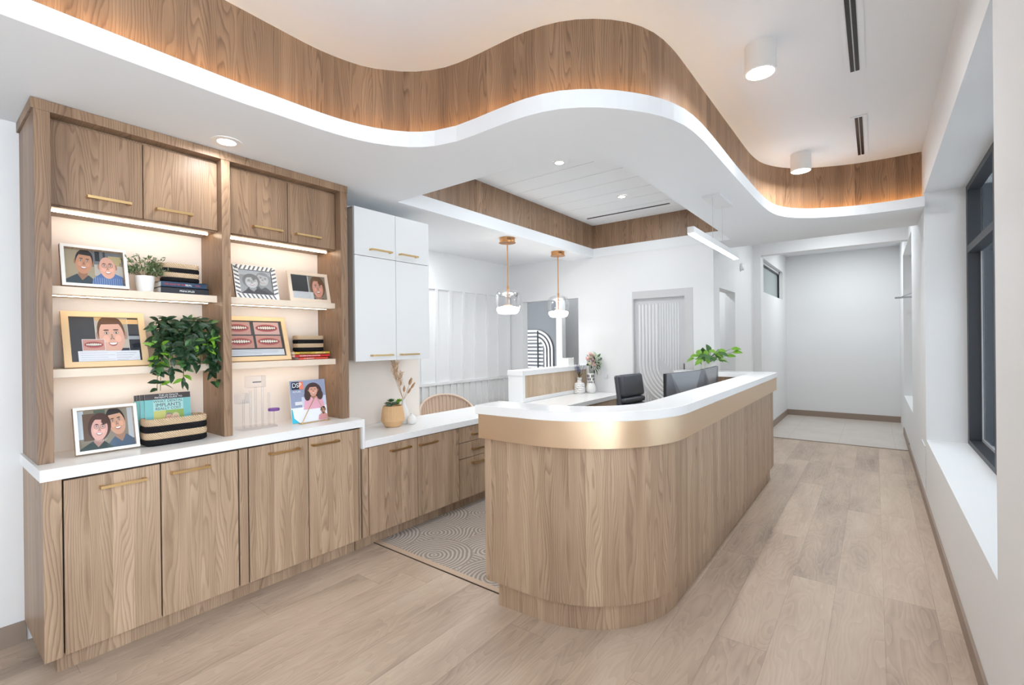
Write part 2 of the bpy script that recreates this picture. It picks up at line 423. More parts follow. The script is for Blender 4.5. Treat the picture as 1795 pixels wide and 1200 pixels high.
# corridor left wall with an opening, then the deeper hall
wallbox('wall_hall_left', (-1.53, -1.411, YB + 0.12, 5.75, 0, 2.95), (-1.53, -1.41, 5.75, 6.51, 2.015, 2.95), (-1.53, -1.41, 6.51, 7.66, 0, 2.95),
        (-1.53, -1.31, 7.66, 7.87, 0, 2.95), (-1.43, -1.31, 7.87, 9.73, 0, 2.12), (-1.43, -1.31, 7.87, 9.73, 2.62, 2.95), (-1.43, -1.31, 9.73, 10.15, 0, 2.95))
wallbox('wall_hall_far', (-1.6, 1.0, 10.15, 10.27, 0, 2.95))
wallbox('wall_header', (-1.31, XR, 7.67, 7.82, 2.64, 2.95))
# rooms seen through the openings
wallbox('wall_room_behind', (-5.2, -2.5, 7.4, 7.5, 0, 2.5), (-5.2, -5.1, 5.6, 7.4, 0, 2.5), (-2.6, -2.5, 5.62, 7.4, 0, 2.5))
wallbox('wall_side_room', (-2.5, -1.54, 7.0, 7.1, 0, 2.5), (-2.5, -2.4, 5.7, 7.0, 0, 2.5))
# right wall and its two deep window recesses, plus an added opening for side light
wallbox('wall_right', (XR, 0.95, 1.4, 2.34, 0, ZH), (XR, 0.95, -3.8, 1.4, 0, 0.563), (XR, 0.95, -3.8, 1.4, 2.62, ZH), (XR, 0.95, -4, -3.8, 0, ZH), (XR, 0.95, 2.34, 5.23, 0, 0.563), (XR, 0.95, 2.34, 5.23, 2.62, ZH), (XR, 0.95, 5.23, 6.97, 0, ZH),
        (XR, 0.95, 6.97, 9.0, 0, 0.563), (XR, 0.95, 6.97, 9.0, 2.62, ZH), (XR, 0.95, 9.0, 10.2, 0, ZH), (0.62, 0.95, 6.97, 9.0, 0.563, 2.62))
b = MB()
b.box(XR - 0.012, XR, -4, 7.66, 0, 0.085); b.box(XR - 0.012, XR, 7.66, 9.0, 0, 0.1)
struct('baseboard_right', b, 'baseboard', weld=False)
struct('baseboard_hall', MB().box(-1.31, -1.298, 7.66, 10.15, 0, 0.1).box(-1.31, XR, 10.138, 10.15, 0, 0.1).box(-1.41, -1.398, YB + .12, 5.75, 0, 0.1).box(-1.41, -1.398, 6.51, 7.66, 0, 0.1), 'baseboard', weld=False)
struct('baseboard_left', MB().box(XL, XL + 0.012, -4, 0.36, 0, 0.1), 'baseboard')
struct('baseboard_back', MB().box(-4.27, -4.04, YB - 0.012, YB, 0, 0.1).box(-3.12, -2.362, YB - 0.012, YB, 0, 0.1).box(-1.634, -1.41, YB - 0.012, YB, 0, 0.1), 'baseboard', weld=False)

# ---- ceilings
LIP = crom([(-2.235, -4.0), (-2.235, -1.0), (-2.236, 0.713), (-2.22, 1.07), (-2.195, 1.368), (-2.135, 1.57), (-2.03, 1.72), (-1.91, 1.80), (-1.774, 1.833), (-1.64, 1.836), (-1.496, 1.833), (-1.319, 1.838),
            (-1.153, 1.88), (-1.003, 1.983), (-0.891, 2.111), (-0.806, 2.253), (-0.752, 2.42), (-0.732, 2.62), (-0.728, 2.864), (-0.726, 3.596), (-0.712, 4.337), (-0.66, 4.70), (-0.53, 4.92), (-0.328, 5.062), (-0.124, 5.14), (0.09, 5.17), (XR, 5.165)], 0.07)
WOOD = crom([(-2.40, -4.0), (-2.40, -1.0), (-2.395, 0.6), (-2.395, 0.946), (-2.40, 1.162), (-2.40, 1.42), (-2.35, 1.64), (-2.265, 1.768), (-2.15, 1.88), (-1.982, 1.958), (-1.80, 1.982), (-1.655, 1.985), (-1.428, 1.995),
             (-1.249, 2.04), (-1.103, 2.128), (-0.979, 2.259), (-0.905, 2.42), (-0.875, 2.61), (-0.868, 2.85), (-0.864, 3.268), (-0.857, 3.849), (-0.84, 4.60), (-0.758, 4.945), (-0.558, 5.202), (-0.213, 5.375), (0.08, 5.425), (XR, 5.425)], 0.07)
# panelled recess opening: back-left, ..., with a rounded front-right corner
RX0, RX1, RY0, RY1 = -2.89, -1.225, 2.335, YB
rr = 0.55
REC = [(RX0, RY1), (RX0, RY0), (RX1 - rr, RY0)] + [(RX1 - rr + rr * math.sin(a * PI / 40), RY0 + rr - rr * math.cos(a * PI / 40)) for a in range(1, 20)] + [(RX1, RY0 + rr), (RX1, RY1)]
YE = 6.0
# lower ceiling (soffit), split into two rings to keep the polygons simple
cb = MB()
outer = LIP + [(XR, YE), (-1.41, YE), (-1.41, YB), (RX1, YB)] + REC[::-1][1:-1] + [(RX0, YB), (XL, YB), (XL, -4.0)]
cb.poly(outer, ZS, up=False)
cb.strip(LIP, ZS, 2.585, flip=True)                     # lip facing into the high recess
LI = offset(LIP, 0.02)
LIPi = offset(LIP, 0.02)
cb.ribbon(LIP, LIPi, 2.585, flip=False)
cb.strip(LIPi, 2.53, 2.585)
struct('ceiling', cb, 'ceiling_paint', weld=False)
cb = MB()
n = min(len(LIPi), len(WOOD))
def resamp(P, n):
    L = [0]
    for a, b in zip(P, P[1:]): L.append(L[-1] + math.dist(a, b))
    out = []; j = 0
    for k in range(n):
        t = L[-1] * k / (n - 1)
        while j < len(P) - 2 and L[j + 1] < t: j += 1
        s_ = (t - L[j]) / max(1e-9, L[j + 1] - L[j])
        out.append((P[j][0] + (P[j + 1][0] - P[j][0]) * s_, P[j][1] + (P[j + 1][1] - P[j][1]) * s_))
    return out
cb.ribbon(resamp(LIPi, 160), resamp(offset(WOOD, 0.005), 160), 2.53)
cb.strip([(XR, YE), (-1.41, YE)], ZS, ZH, flip=False)
struct('ceiling', cb, 'ceiling_paint', weld=False)
cb = MB(); cb.poly([(-2.8, -4), (XR, -4), (XR, YE), (-1.5, YE), (-1.0, 4.9), (-0.95, 3.2), (-1.2, 2.2), (-2.8, 2.1)], ZH, up=False); struct('ceiling', cb, 'ceiling_paint')
cb = MB(); cb.poly([(-1.43, YE), (1.0, YE), (1.0, 10.3), (-1.43, 10.3)], 2.95, up=False); struct('ceiling', cb, 'ceiling_paint')
cb = MB(); cb.poly([(-5.2, 0.9), (XL, 0.9), (XL, YB), (-5.2, YB)], ZS + 0.035, up=False); cb.strip([(XL, 2.86), (XL, YB)], ZS, ZS + 0.035)
cb.poly([(-5.2, YB), (-1.53, YB + 0.12), (-1.53, 7.5), (-5.2, 7.5)], ZS, up=False); struct('ceiling', cb, 'ceiling_paint', weld=False)
# wood cladding of the big curve
struct('trim_3', MB().strip(WOOD, 2.52, ZH, flip=True), 'wood_upper', smooth=60)
# LED line hidden behind the lip
led_path = offset(LIP, 0.085)
e = MB(); e.strip(offset(WOOD, -0.07), 2.590, 2.602)
lc = MB(); lc.strip(offset(WOOD, -0.073), 2.555, 2.617).strip(offset(WOOD, -0.0745), 2.555, 2.617, flip=True).ribbon(offset(WOOD, -0.0745), offset(WOOD, -0.06), 2.555)  # unseen shield added so the tape lights the wood, not the ceiling
t = thing('cove_light_strip', 'warm glowing light strip hidden behind the curved ceiling lip', 'light strip', (0, 0, 0))
e.build('led_tape', 'led_cove', t); lc.build('light_shield', 'ceramic', t)
# panelled recess: white lip, wood band, plank ceiling
REC2 = [(RX1, RY1 - 0.004), (RX0, RY1 - 0.004)] + REC[1:]
struct('trim_4', MB().strip(REC2, ZS, 2.612, flip=True), 'ceiling_paint', smooth=40)
struct('trim_5', MB().strip(REC2, 2.612, 2.91, flip=True), 'wood_upper', smooth=40)
b = MB()
ys = [2.2, 2.335 + 0.30, 2.93, 3.22, 3.53, 3.81, 4.10, 4.40, 4.69, 4.985, 5.27, 5.56]
for a, c in zip(ys, ys[1:]): b.box(RX0 - 0.02, RX1 + 0.02, a + 0.003, c - 0.003, 2.91, 2.93)
b.box(RX0 - 0.02, RX1 + 0.02, 2.2, 5.56, 2.925, 2.94)
struct('ceiling', b, 'ceiling_paint', weld=False)
b = MB(); b.box(-2.77, -1.76, 5.115, 5.14, 2.905, 2.912); tag(b.build('slot_diffuser', 'plastic_black'), 'thin black slot diffuser at the back of the panelled ceiling recess', 'air vent')

# ---- ceiling slot diffusers in the high ceiling
def slot(y0, y1, label):
    t = thing('slot_diffuser', label, 'air vent', (-0.082, (y0 + y1) / 2, ZH), group='black slot diffusers in the high ceiling')
    L = (y1 - y0) / 2
    bx('frame', 'ceiling_paint', t, -0.05, 0.05, -L - 0.02, L + 0.02, -0.006, 0.0)
    bx('slot', 'plastic_black', t, -0.022, -0.003, -L, L, -0.010, -0.004); bx('slot', 'plastic_black', t, 0.003, 0.022, -L, L, -0.010, -0.004)
slot(1.9, 3.51, 'long black double slot diffuser running off the top edge of the picture')
slot(4.27, 5.14, 'short black slot diffuser nearer the curved wood band')

# ---- surface mounted cylinder lights
def canlight(x, y, label):
    t = thing('ceiling_light', label, 'ceiling light', (x, y, ZH), group='white cylinder lights on the high ceiling')
    MB().lathe((0, 0, 0), [(0.078, 0.0), (0.078, -0.15), (0.07, -0.152), (0.07, -0.145)], 40, cap=False).build('housing', 'ceramic', t, smooth=40)
    MB().lathe((0, 0, 0), [(0.0, -0.146), (0.07, -0.146)], 32, cap=False).build('diffuser', 'lamp_glow', t)
    area('lamp', (0, 0, -0.16), 0.13, 6, parent=t)
canlight(-0.487, 2.893, 'white cylinder ceiling light, the larger one nearer the viewer')
canlight(-0.50, 4.806, 'white cylinder ceiling light, the smaller one above the wood band curve')

def potlight(x, y, z, label, r=0.042, trim=0.03, pw=8):
    t = thing('recessed_light', label, 'recessed light', (x, y, z), group='recessed ceiling lights')
    MB().lathe((0, 0, 0), [(r + trim, 0.0), (r + trim, -0.004), (r + 0.002, -0.006), (r, 0.0)], 36, cap=False).build('trim_ring', 'ceramic', t, smooth=40)
    MB().lathe((0, 0, 0), [(0.0, -0.002), (r, -0.002)], 28, cap=False).build('lens', 'lamp_glow', t)
    area('lamp', (0, 0, -0.02), 0.1, pw, parent=t)
potlight(-2.72, 1.065, ZS, 'round recessed light above the wood wall unit', pw=2.5)
potlight(-2.07, 3.36, 2.908, 'recessed light in the panelled recess, nearer the viewer', 0.033, 0.022)
potlight(-2.06, 4.56, 2.908, 'recessed light in the panelled recess, farther back', 0.033, 0.022)
potlight(-2.72, -0.8, ZS, 'added recessed light behind the viewer')  # unseen lamp added to brighten the area near the viewer
potlight(-3.85, 3.4, ZS + 0.035, 'added recessed light over the waiting area', pw=11)  # added lamp that brightens the waiting area
potlight(-3.7, 6.5, ZS, 'added recessed light in the room through the doorway', pw=5)  # unseen lamp added to lift the room beyond the doorway
potlight(-1.95, 6.3, ZS, 'added recessed light in the side room', pw=6)  # lamp added out of sight to light the side room
potlight(-0.4, 9.0, 2.95, 'added recessed light over the tiled hall', pw=18)  # added lamp hidden above the header, lights the far hall
potlight(-0.4, 6.9, 2.95, 'added recessed light over the corridor', pw=12)  # added lamp hidden above the soffit, fills the corridor

# ---- transition strip and carpet
cp = MB(); cp.poly([(-2.83, 2.085), (-1.60, 2.085), (-1.25, 2.2), (-1.0, 2.5), (-0.93, 2.9), (-0.93, 5.3), (-1.75, 5.36), (-1.75, YB - .01), (-4.24, YB - .01), (-4.24, 4.0), (-2.83, 4.0)], 0.004)
ct = thing('carpet', 'grey carpet with swirling wave pattern behind the reception desk', 'carpet', (0, 0, 0))
cp.build('carpet_field', 'carpet_waves', ct)
lab(bx('edge_strip', 'edge_beige', ct, -2.83, -1.66, 2.045, 2.085, 0.0, 0.007), 'beige edge strip'); bx('edge_shadow_line', 'dark_gap', ct, -2.84, -1.655, 2.041, 2.045, 0.0, 0.004)

# ---- windows
t = MB()
xa, xb = 0.588, 0.665
t.box(xa, xb, 5.16, 5.23, 0.563, 2.62).box(xa, xb, 2.34, 2.40, 0.563, 2.62).box(xa, xb, 2.40, 5.16, 0.563, 0.60).box(xa, xb, 2.40, 5.16, 2.575, 2.62).box(xa, xb, 2.40, 5.16, 2.085, 2.14)
t.box(xa, xb + 0.01, 4.10, 4.16, 0.60, 2.085).box(xa, xb + 0.01, 4.10, 4.16, 2.14, 2.575).box(xa, xb, 3.2, 3.26, 0.60, 2.085).box(xa, xb, 3.2, 3.26, 2.14, 2.575)
wf = struct('window_1', t, 'black_frame', weld=False)
bx('glass_pane', 'window_glass', wf, 0.668, 0.674, 2.36, 5.21, 0.58, 2.60)
o = MB(); o.box(0.66, 0.667, 5.135, 5.16, 0.60, 2.085).box(0.66, 0.667, 4.16, 5.135, 0.60, 0.622); o.build('glazing_bead', 'mid_grey', wf, weld=False)
struct('trim_6', MB().box(0.68, 0.74, 5.20, 5.229, 0.563, 2.62, 'dark_grey').box(0.74, 0.78, 5.19, 5.229, 0.563, 2.62, 'black_frame').box(0.78, 0.95, 5.20, 5.229, 0.563, 2.62, 'mid_grey'), weld=False)
t = MB()
t.box(0.588, 0.665, -3.8, -3.74, 0.563, 2.62).box(0.588, 0.665, 1.34, 1.40, 0.563, 2.62).box(0.588, 0.665, -3.74, 1.34, 0.563, 0.60).box(0.588, 0.665, -3.74, 1.34, 2.575, 2.62)
t.box(0.588, 0.665, -2.1, -2.04, 0.60, 2.575).box(0.588, 0.665, -0.4, -0.34, 0.60, 2.575)
wf = struct('window_added_side', t, 'black_frame', weld=False)  # unseen window behind the viewer, added to let in more side daylight
bx('glass_pane', 'glass', wf, 0.668, 0.672, -3.78, 1.38, 0.58, 2.60)
struct('window_2', MB().box(0.60, 0.62, 6.97, 9.0, 0.563, 2.62), 'wall_paint')
# high window of the hall
t = MB(); t.box(-1.40, -1.36, 7.87, 9.73, 2.575, 2.62).box(-1.40, -1.36, 7.87, 9.73, 2.12, 2.135).box(-1.40, -1.36, 9.66, 9.73, 2.12, 2.62).box(-1.40, -1.36, 7.87, 7.885, 2.12, 2.62)
wf = struct('window_3', t, 'grey_trim', weld=False)
lab(MB().box(-1.385, -1.355, 7.885, 9.66, 2.555, 2.575).box(-1.385, -1.355, 9.62, 9.66, 2.135, 2.575).build('gasket', 'plastic_black', wf, weld=False), 'black gasket')
bx('glass_pane', 'frosted', wf, -1.39, -1.38, 7.885, 9.62, 2.135, 2.555)
# small chrome rail beside the far recess
t = thing('metal_rail', 'small chrome rail sticking out from the far window recess', 'rail', (0.25, 8.6, 1.98))
MB().tube([(-0.02, 0, 0), (0.37, 0, 0)], 0.012, 10).tube([(-0.02, 0.05, 0), (0.37, 0.05, 0)], 0.009, 8).build('bar', 'chrome', t)
MB().tube([(0.05, 0.02, 0.01), (0.36, 0.02, 0.14)], 0.006, 8).build('stay', 'chrome', t)
t = MB().box(XR - 0.008, XR, 5.28, 5.62, 0.12, 0.50); tag(t.build('access_panel', 'wall_paint', bev=0.003), 'white access panel low on the right wall past the window', 'access panel')

# ---- door with curved relief
dx0, dx1 = -2.362, -1.634
t = MB(); t.box(dx0, dx0 + 0.015, YB - 0.004, YB + 0.12, 0, 2.015).box(dx1 - 0.095, dx1, YB - 0.004, YB + 0.12, 0, 2.015).box(dx0 + 0.015, dx1 - 0.095, YB - 0.004, YB + 0.12, 1.925, 2.015)
dr = struct('door_1', t, 'grey_trim', weld=False)
leaf = bx('door_leaf', 'door_groove_shade', dr, dx0 + 0.015, dx1 - 0.095, YB + 0.03, YB + 0.07, 0.01, 1.925)
rb = MB()
def rib(path, r=0.011):
    rb.tube([(x, YB + 0.029, z) for x, z in path], r, 6)
px0, px1, pz0, pz1 = dx0 + 0.07, -1.80, 0.12, 1.855
R0 = 0.36
for k in range(6):                       # J-shaped flutes turning to the right
    x = px0 + 0.015 + k * 0.042; R = px1 - x - 0.0
    zc = 0.83 + 0.30
    R = 0.50 - k * 0.042; cx = x + R
    pts = [(x, pz1), (x, zc)]
    for a in range(1, 13):
        an = a * PI / 24; q = (cx - R * math.cos(an), zc - R * math.sin(an))
        if q[0] > px1: break
        pts.append(q)
    rib(pts, 0.016)
for k in range(8):
    x = px0 + 0.015 + 6 * 0.042 + k * 0.031
    if x > px1: break
    rib([(x, pz1), (x, 1.20 - k * 0.03)], 0.008)
for k in range(15):
    x = px0 + 0.01 + k * 0.035
    if x > px1: break
    R = 0.53; dxx = (px0 + 0.515) - x
    zt = 1.10 - math.sqrt(max(0.0, R * R - dxx * dxx)) if abs(dxx) < R else 1.1
    rib([(x, pz0), (x, zt)], 0.009)
rb.build('relief_rib', 'white_laminate', dr, smooth=50, weld=False)  # ribs lighter than the leaf so the grooves read as shaded
h = lab(bx('handle', 'steel', dr, -1.757, -1.722, YB + 0.018, YB + 0.032, 1.07, 1.15), 'square recessed metal pull'); bx('pull_cup', 'dark_grey', h, -1.750, -1.729, YB + 0.015, YB + 0.019, 1.08, 1.14)
# ---- partition with arches in the room behind the doorway
t = thing('arch_partition', 'dark grey partition with white concentric arches beyond the doorway', 'partition', (-4.58, 6.6, 0))
bx('panel', 'dark_grey', t, -0.7, 0.44, 0.03, 0.06, 0.0, 2.11, bev=0)
ar = MB()
def band(r0, r1, top):
    n = 16; A = []; B = []
    for i in range(n + 1):
        a = PI / 2 * i / n; A.append((r0 * math.sin(a), top + r0 * math.cos(a))); B.append((r1 * math.sin(a), top + r1 * math.cos(a)))
    A = [(-0.6, top + r0)] + A + [(r0, 0.02)]; B = [(-0.6, top + r1)] + B + [(r1, 0.02)]
    for (a, b_, c, d) in zip(A, A[1:], B[1:], B):
        ar.face([(a[0], 0.0, a[1]), (b_[0], 0.0, b_[1]), (c[0], 0.0, c[1]), (d[0], 0.0, d[1])][::-1]); 
for k in range(3): band(0.31 - 0.065 * k, 0.31 - 0.065 * k + 0.035, 1.27)
for k in range(18): 
    z = 1.40 - k * 0.062; ar.box(-0.6, 0.155 if z < 1.35 else 0.1, 0.0, 0.02, z, z + 0.03)
ar.build('arch_slats', 'grey_trim', t, weld=False)
lab(bx('post', 'plastic_black', t, 0.045, 0.06, -0.02, 0.0, 0, 1.6), 'black vertical post')
t = MB().box(-4.13, -4.02, 6.55, 6.66, 0, 2.5); tag(t.build('column', 'wall_paint'), 'slim white column beside the arch partition through the doorway', 'column')

# ---- small wall fittings
t = MB().lathe((-1.408, 6.84, 2.38), [(0.05, 0), (0.05, 0.03), (0.035, 0.045)], 24, axis='x'); tag(t.build('smoke_detector', 'white_laminate', smooth=40), 'small white round sensor high on the corridor wall', 'sensor')
t = thing('wall_outlet', 'white double outlet plate on the back wall beside the flowers', 'outlet', (-2.857, YB, 1.03)); bx('plate', 'white_laminate', t, -0.06, 0.06, -0.008, 0, -0.06, 0.06, bev=0.002)
for sx in (-0.028, 0.028): bx('socket', 'ceramic', t, sx - 0.017, sx + 0.017, -0.012, -0.008, -0.035, 0.035)
t = thing('wall_phone_jack', 'small white jack on the back wall left of the office chair', 'outlet', (-2.72, YB, 0.96)); bx('plate', 'white_laminate', t, -0.025, 0.025, -0.02, 0, -0.025, 0.025, bev=0.003); bx('plug', 'ceramic', t, -0.012, 0.012, -0.035, -0.02, -0.012, 0.012, bev=0.002)


# ================================================================== CABINETRY
def handle(parent, x, y0, y1, z, m='brass'):
    """square bar pull on a front whose face is at x, running along y"""
    b = MB(); r = 0.006
    b.box(x + 0.026, x + 0.038, y0, y1, z - r, z + r); b.box(x, x + 0.03, y0, y0 + 0.012, z - r, z + r); b.box(x, x + 0.03, y1 - 0.012, y1, z - r, z + r)
    return b.build('handle', m, parent, weld=False, bev=0.001)
def front(parent, name, mt, x, y0, y1, z0, z1, hy0, hy1, hz, th=0.02):
    d = bx(name, mt, parent, x - th, x, y0, y1, z0, z1, bev=0.0012)
    handle(d, x, hy0, hy1, hz); return d
XB = -2.753
def base_unit(label, y0, y1, doors, stile=None, top=0.858, cat='cabinet', end=None):
    t = thing('base_cabinet', label, cat, (0, 0, 0))
    b = MB(); b.box(XL + 0.01, XB - 0.024, y0, y1, 0.1, top - 0.001)
    c = b.build('carcass', 'dark_gap', t)
    lab(bx('toe_kick', 'wood', t, -2.95, -2.835, y0 + (0.045 if end else 0), y1, 0.0, 0.1), 'recessed wooden toe kick')
    if end: bx('end_panel', 'wood', t, XL, XB - 0.0, end[0], end[1], 0.095, top, bev=0.001)
    for s_ in stile or []: bx('stile', 'wood', t, XB - 0.022, XB, s_[0], s_[1], 0.1, top - 0.012 if top > .8 else top - 0.006, bev=0.001)
    for d in doors: front(t, 'door', 'wood', XB, *d)
    return t
base_unit('wood base cabinet with two doors below the couple photo, at the left end', 0.36, 1.12,
          [(0.420, 0.762, 0.1, 0.845, 0.535, 0.703, 0.792), (0.768, 1.114, 0.1, 0.845, 0.803, 0.970, 0.795)], end=(0.355, 0.414))
base_unit('wood base cabinet with two doors below the magazine and clear display', 1.121, 1.885,
          [(1.172, 1.515, 0.1, 0.845, 1.277, 1.452, 0.795), (1.521, 1.868, 0.1, 0.845, 1.535, 1.712, 0.798)], stile=[(1.122, 1.165), (1.873, 1.885)])
base_unit('lower wood base cabinet with two doors below the wicker-look planter', 1.893, 2.834,
          [(1.952, 2.383, 0.1, 0.703, 2.125, 2.302, 0.652), (2.389, 2.831, 0.1, 0.703, 2.396, 2.570, 0.645)], stile=[(1.897, 1.945)], top=0.709)
t = thing('drawer_cabinet', 'wood cabinet of three drawers half hidden by the reception desk', 'cabinet', (0, 0, 0))
bx('carcass', 'dark_gap', t, XL + 0.01, XB - 0.024, 2.835, 3.32, 0.1, 0.709); bx('toe_kick', 'wood', t, -2.95, -2.835, 2.835, 3.32, 0, 0.1)
for z0, z1, hz in ((0.575, 0.703, 0.632), (0.440, 0.570, 0.505), (0.1, 0.435, 0.388)):
    front(t, 'drawer', 'wood', XB, 2.837, 3.318, z0, z1, 2.985, 3.165, hz)
t = thing('base_cabinet', 'plain wood base cabinet hidden behind the reception desk end', 'cabinet', (0, 0, 0))
bx('carcass', 'wood', t, XL + .02, XB - 0.002, 3.322, 3.96, 0.1, 0.705); bx('toe_kick', 'wood', t, -2.95, -2.835, 3.322, 3.96, 0, 0.1)
t = thing('drawer_pedestal', 'wood drawer pedestal under the low counter left of the office chair', 'cabinet', (0, 0, 0))
bx('carcass', 'wood', t, -3.0, -2.56, 4.72, 5.42, 0.02, 0.708)
for z0, z1 in ((0.56, 0.70), (0.38, 0.55), (0.03, 0.37)): front(t, 'drawer', 'wood_pale', -2.54, 4.74, 5.40, z0, z1, 4.98, 5.14, z1 - 0.06)
# worktops
o = MB().box(XL, -2.733, 0.345, 1.9075, 0.858, 0.908); o.box(-3.2, -2.733, 1.889, 1.9075, 0.709, 0.858)
tag(o.build('worktop', 'quartz', bev=0.003, weld=False), 'white quartz worktop under the photo shelves, stepping down at its right end', 'worktop')
o = MB(); o.slab([(XL, 1.909), (-2.733, 1.909), (-2.733, 3.95), (-2.50, 3.95), (-2.50, YB - .002), (-3.005, YB - .002), (-3.005, 4.08), (XL, 4.08)], 0.711, 0.76)
tag(o.build('worktop', 'quartz', bev=0.003), 'low white quartz counter under the white wall cabinet, running back beside the half wall', 'worktop')
# white splash panel behind the planter
bx_ = MB().box(XL + 0.001, XL + 0.007, 1.91, 2.855, 0.7605, 1.287); tag(bx_.build('splash_panel', 'niche_laminate'), 'pale splash panel behind the pampas vase', 'wall panel')

# ---- open display unit above the worktop
XU = -2.87; XD = -2.925; XN = -3.165
t = thing('display_unit', 'tall wooden wall unit with four upper doors and lit open shelves', 'shelving unit', (0, 0, 0))
hz0 = 0.908
bx('side_panel', 'wood_upper', t, XL, XU, 0.356, 0.409, hz0, 2.462, bev=0.001)
bx('side_panel', 'wood_upper', t, XL + .02, XU, 1.094, 1.138, hz0, 2.462, bev=0.001)
bx('side_panel', 'wood_upper', t, XL, XU, 1.829, 1.881, hz0, 2.462, bev=0.001)
bx('crown', 'wood_upper', t, XL, XU + 0.004, 0.347, 1.883, 2.452, 2.4985, bev=0.001)
for a, b_ in ((0.409, 1.094), (1.138, 1.829)):
    bx('back_panel', 'niche_laminate', t, XN - 0.01, XN, a, b_, hz0, 2.06)
    bx('cabinet_box', 'wood_upper', t, XN, XD - 0.022, a, b_, 2.055, 2.452)
    lab(MB().box(-3.018, -3.012, a + 0.02, b_ - 0.02, 2.047, 2.0549).build('led_strip', 'led_warm', t), 'glowing led strip')
    for zt in (1.697, 1.316):
        s_ = bx('shelf', 'shelf_laminate', t, XN, XD - 0.02, a, b_, zt - 0.038, zt, bev=0.001)
        lab(MB().box(-3.028, -3.0235, a + 0.02, b_ - 0.02, zt - 0.0405, zt - 0.0381).build('led_strip', 'led_warm', s_), 'glowing led strip')
for d in ((0.411, 0.751, 0.535, 0.699), (0.755, 1.092, 0.8015, 0.9644), (1.141, 1.493, 1.276, 1.4485), (1.497, 1.822, 1.5357, 1.7027)):
    front(t, 'door', 'wood_upper', XD, d[0], d[1], 2.062, 2.437, d[2], d[3], 2.119)

# ---- white wall cabinet
XW = -2.95
t = thing('wall_cabinet', 'white four-door wall cabinet with brass pulls right of the wood unit', 'cabinet', (0, 0, 0))
lab(bx('carcass', 'greige', t, XL, XW - 0.022, 1.990, 2.70, 1.297, 2.405), 'greige side panel')
bx('top_cap', 'white_laminate', t, XL, XW - 0.022, 1.990, 2.70, 2.4, 2.41)
for a, b_, h0, h1 in ((1.990, 2.353, 2.114, 2.303), (2.357, 2.70, 2.385, 2.561)):
    front(t, 'door', 'white_laminate', XW, a, b_, 2.061, 2.408, h0, h1, 2.111)
    front(t, 'door', 'white_laminate', XW, a, b_, 1.288, 2.057, h0, h1, 1.329)

# ---- half wall with wood panel
t = thing('half_wall', 'low white half wall with a wood inset panel behind the counter', 'half wall', (0, 0, 0))
o = MB(); o.box(-3.2, -3.055, 4.08, YB, 0.0, 1.05); o.box(-3.055, -3.005, 4.08, 4.125, 0.762, 1.05); o.box(-3.055, -3.005, 4.125, YB, 0.762, 0.805)
o.build('core', 'quartz', t, weld=False); bx('top_cap', 'quartz', t, -3.21, -3.0, 4.075, YB, 1.05, 1.105, bev=0.002)
bx('inset_panel', 'wood_pale', t, -3.055, -3.012, 4.125, YB, 0.805, 1.05)

# ================================================================== RECEPTION DESK
def desk_path(off, yend, x_left=-1.69, n=18):
    c = (-1.41, 2.53); R = 0.585 + off
    P = [(x_left, c[1] - R - 0.012 + 0.0)]
    for k in range(1, 6):
        P.append((x_left + (c[0] - x_left) * k / 6, c[1] - R - 0.012 * (1 - k / 6)))
    for k in range(n + 1):
        a = PI / 2 * k / n; P.append((c[0] + R * math.sin(a), c[1] - R * math.cos(a)))
    for k in range(1, 9): P.append((c[0] + R, c[1] + (yend - c[1]) * k / 8))
    return P
t = thing('reception_desk', 'large curved wooden reception desk with white top and bronze band', 'reception desk', (0, 0, 0))
YD = 5.44
def wall_ring(name, mt, o_out, o_in, z0, z1, yo, xl_o, sm=30, ret=None, bev=0):
    A = desk_path(o_out, yo, xl_o); B = desk_path(o_in, yo - (o_out - o_in) if ret else yo, xl_o)
    m_ = MB()
    if ret:
        xr = ret
        Ao = A + [(xr, A[-1][1])] ; Bo = B + [(xr, B[-1][1])]
    else: Ao, Bo = A, B
    m_.strip(Ao, z0, z1); m_.strip(Bo, z0, z1, flip=True)
    m_.ribbon(Ao, Bo, z1); m_.ribbon(Ao, Bo, z0, flip=True)
    for P, Q in ((Ao[0], Bo[0]), (Bo[-1], Ao[-1])): m_.face([(*Q, z0), (*P, z0), (*P, z1), (*Q, z1)], None, [(0, z0), (.2, z0), (.2, z1), (0, z1)])
    return m_.build(name, mt, t, smooth=sm, bev=bev)
wall_ring('body_panel', 'wood', 0.0, -0.13, 0.13, 1.03, YD - 0.03, -1.685, ret=-1.75)
wall_ring('toe_kick', 'wood', -0.03, -0.11, 0.0, 0.13, YD - 0.06, -1.62, ret=-1.70)
lab(wall_ring('metal_band', 'bronze_band', 0.032, 0.001, 0.902, 1.034, YD - 0.012, -1.70, ret=-1.75), 'brushed bronze metal band')
# white top with rounded far corner
A = desk_path(0.045, YD - 0.10, -1.712); c = (A[-1][0] - 0.10, A[-1][1])
A += [(c[0] + 0.10 * math.cos(a * PI / 16), c[1] + 0.10 * math.sin(a * PI / 16)) for a in range(1, 9)] + [(-1.75, YD)]
B = desk_path(-0.165, YD - 0.27, -1.712)
B += [(B[-1][0] - 0.002 * a, B[-1][1]) for a in range(1, 9)] + [(-1.75, YD - 0.27)]
m_ = MB(); z0, z1 = 1.034, 1.081
m_.strip(A, z0, z1); m_.strip(B, z0, z1, flip=True); m_.ribbon(A, B, z1); m_.ribbon(A, B, z0, flip=True)
for P, Q in ((A[0], B[0]), (B[-1], A[-1])): m_.face([(*Q, z0), (*P, z0), (*P, z1), (*Q, z1)])
m_.build('counter_top', 'quartz', t, smooth=30, bev=0.003)
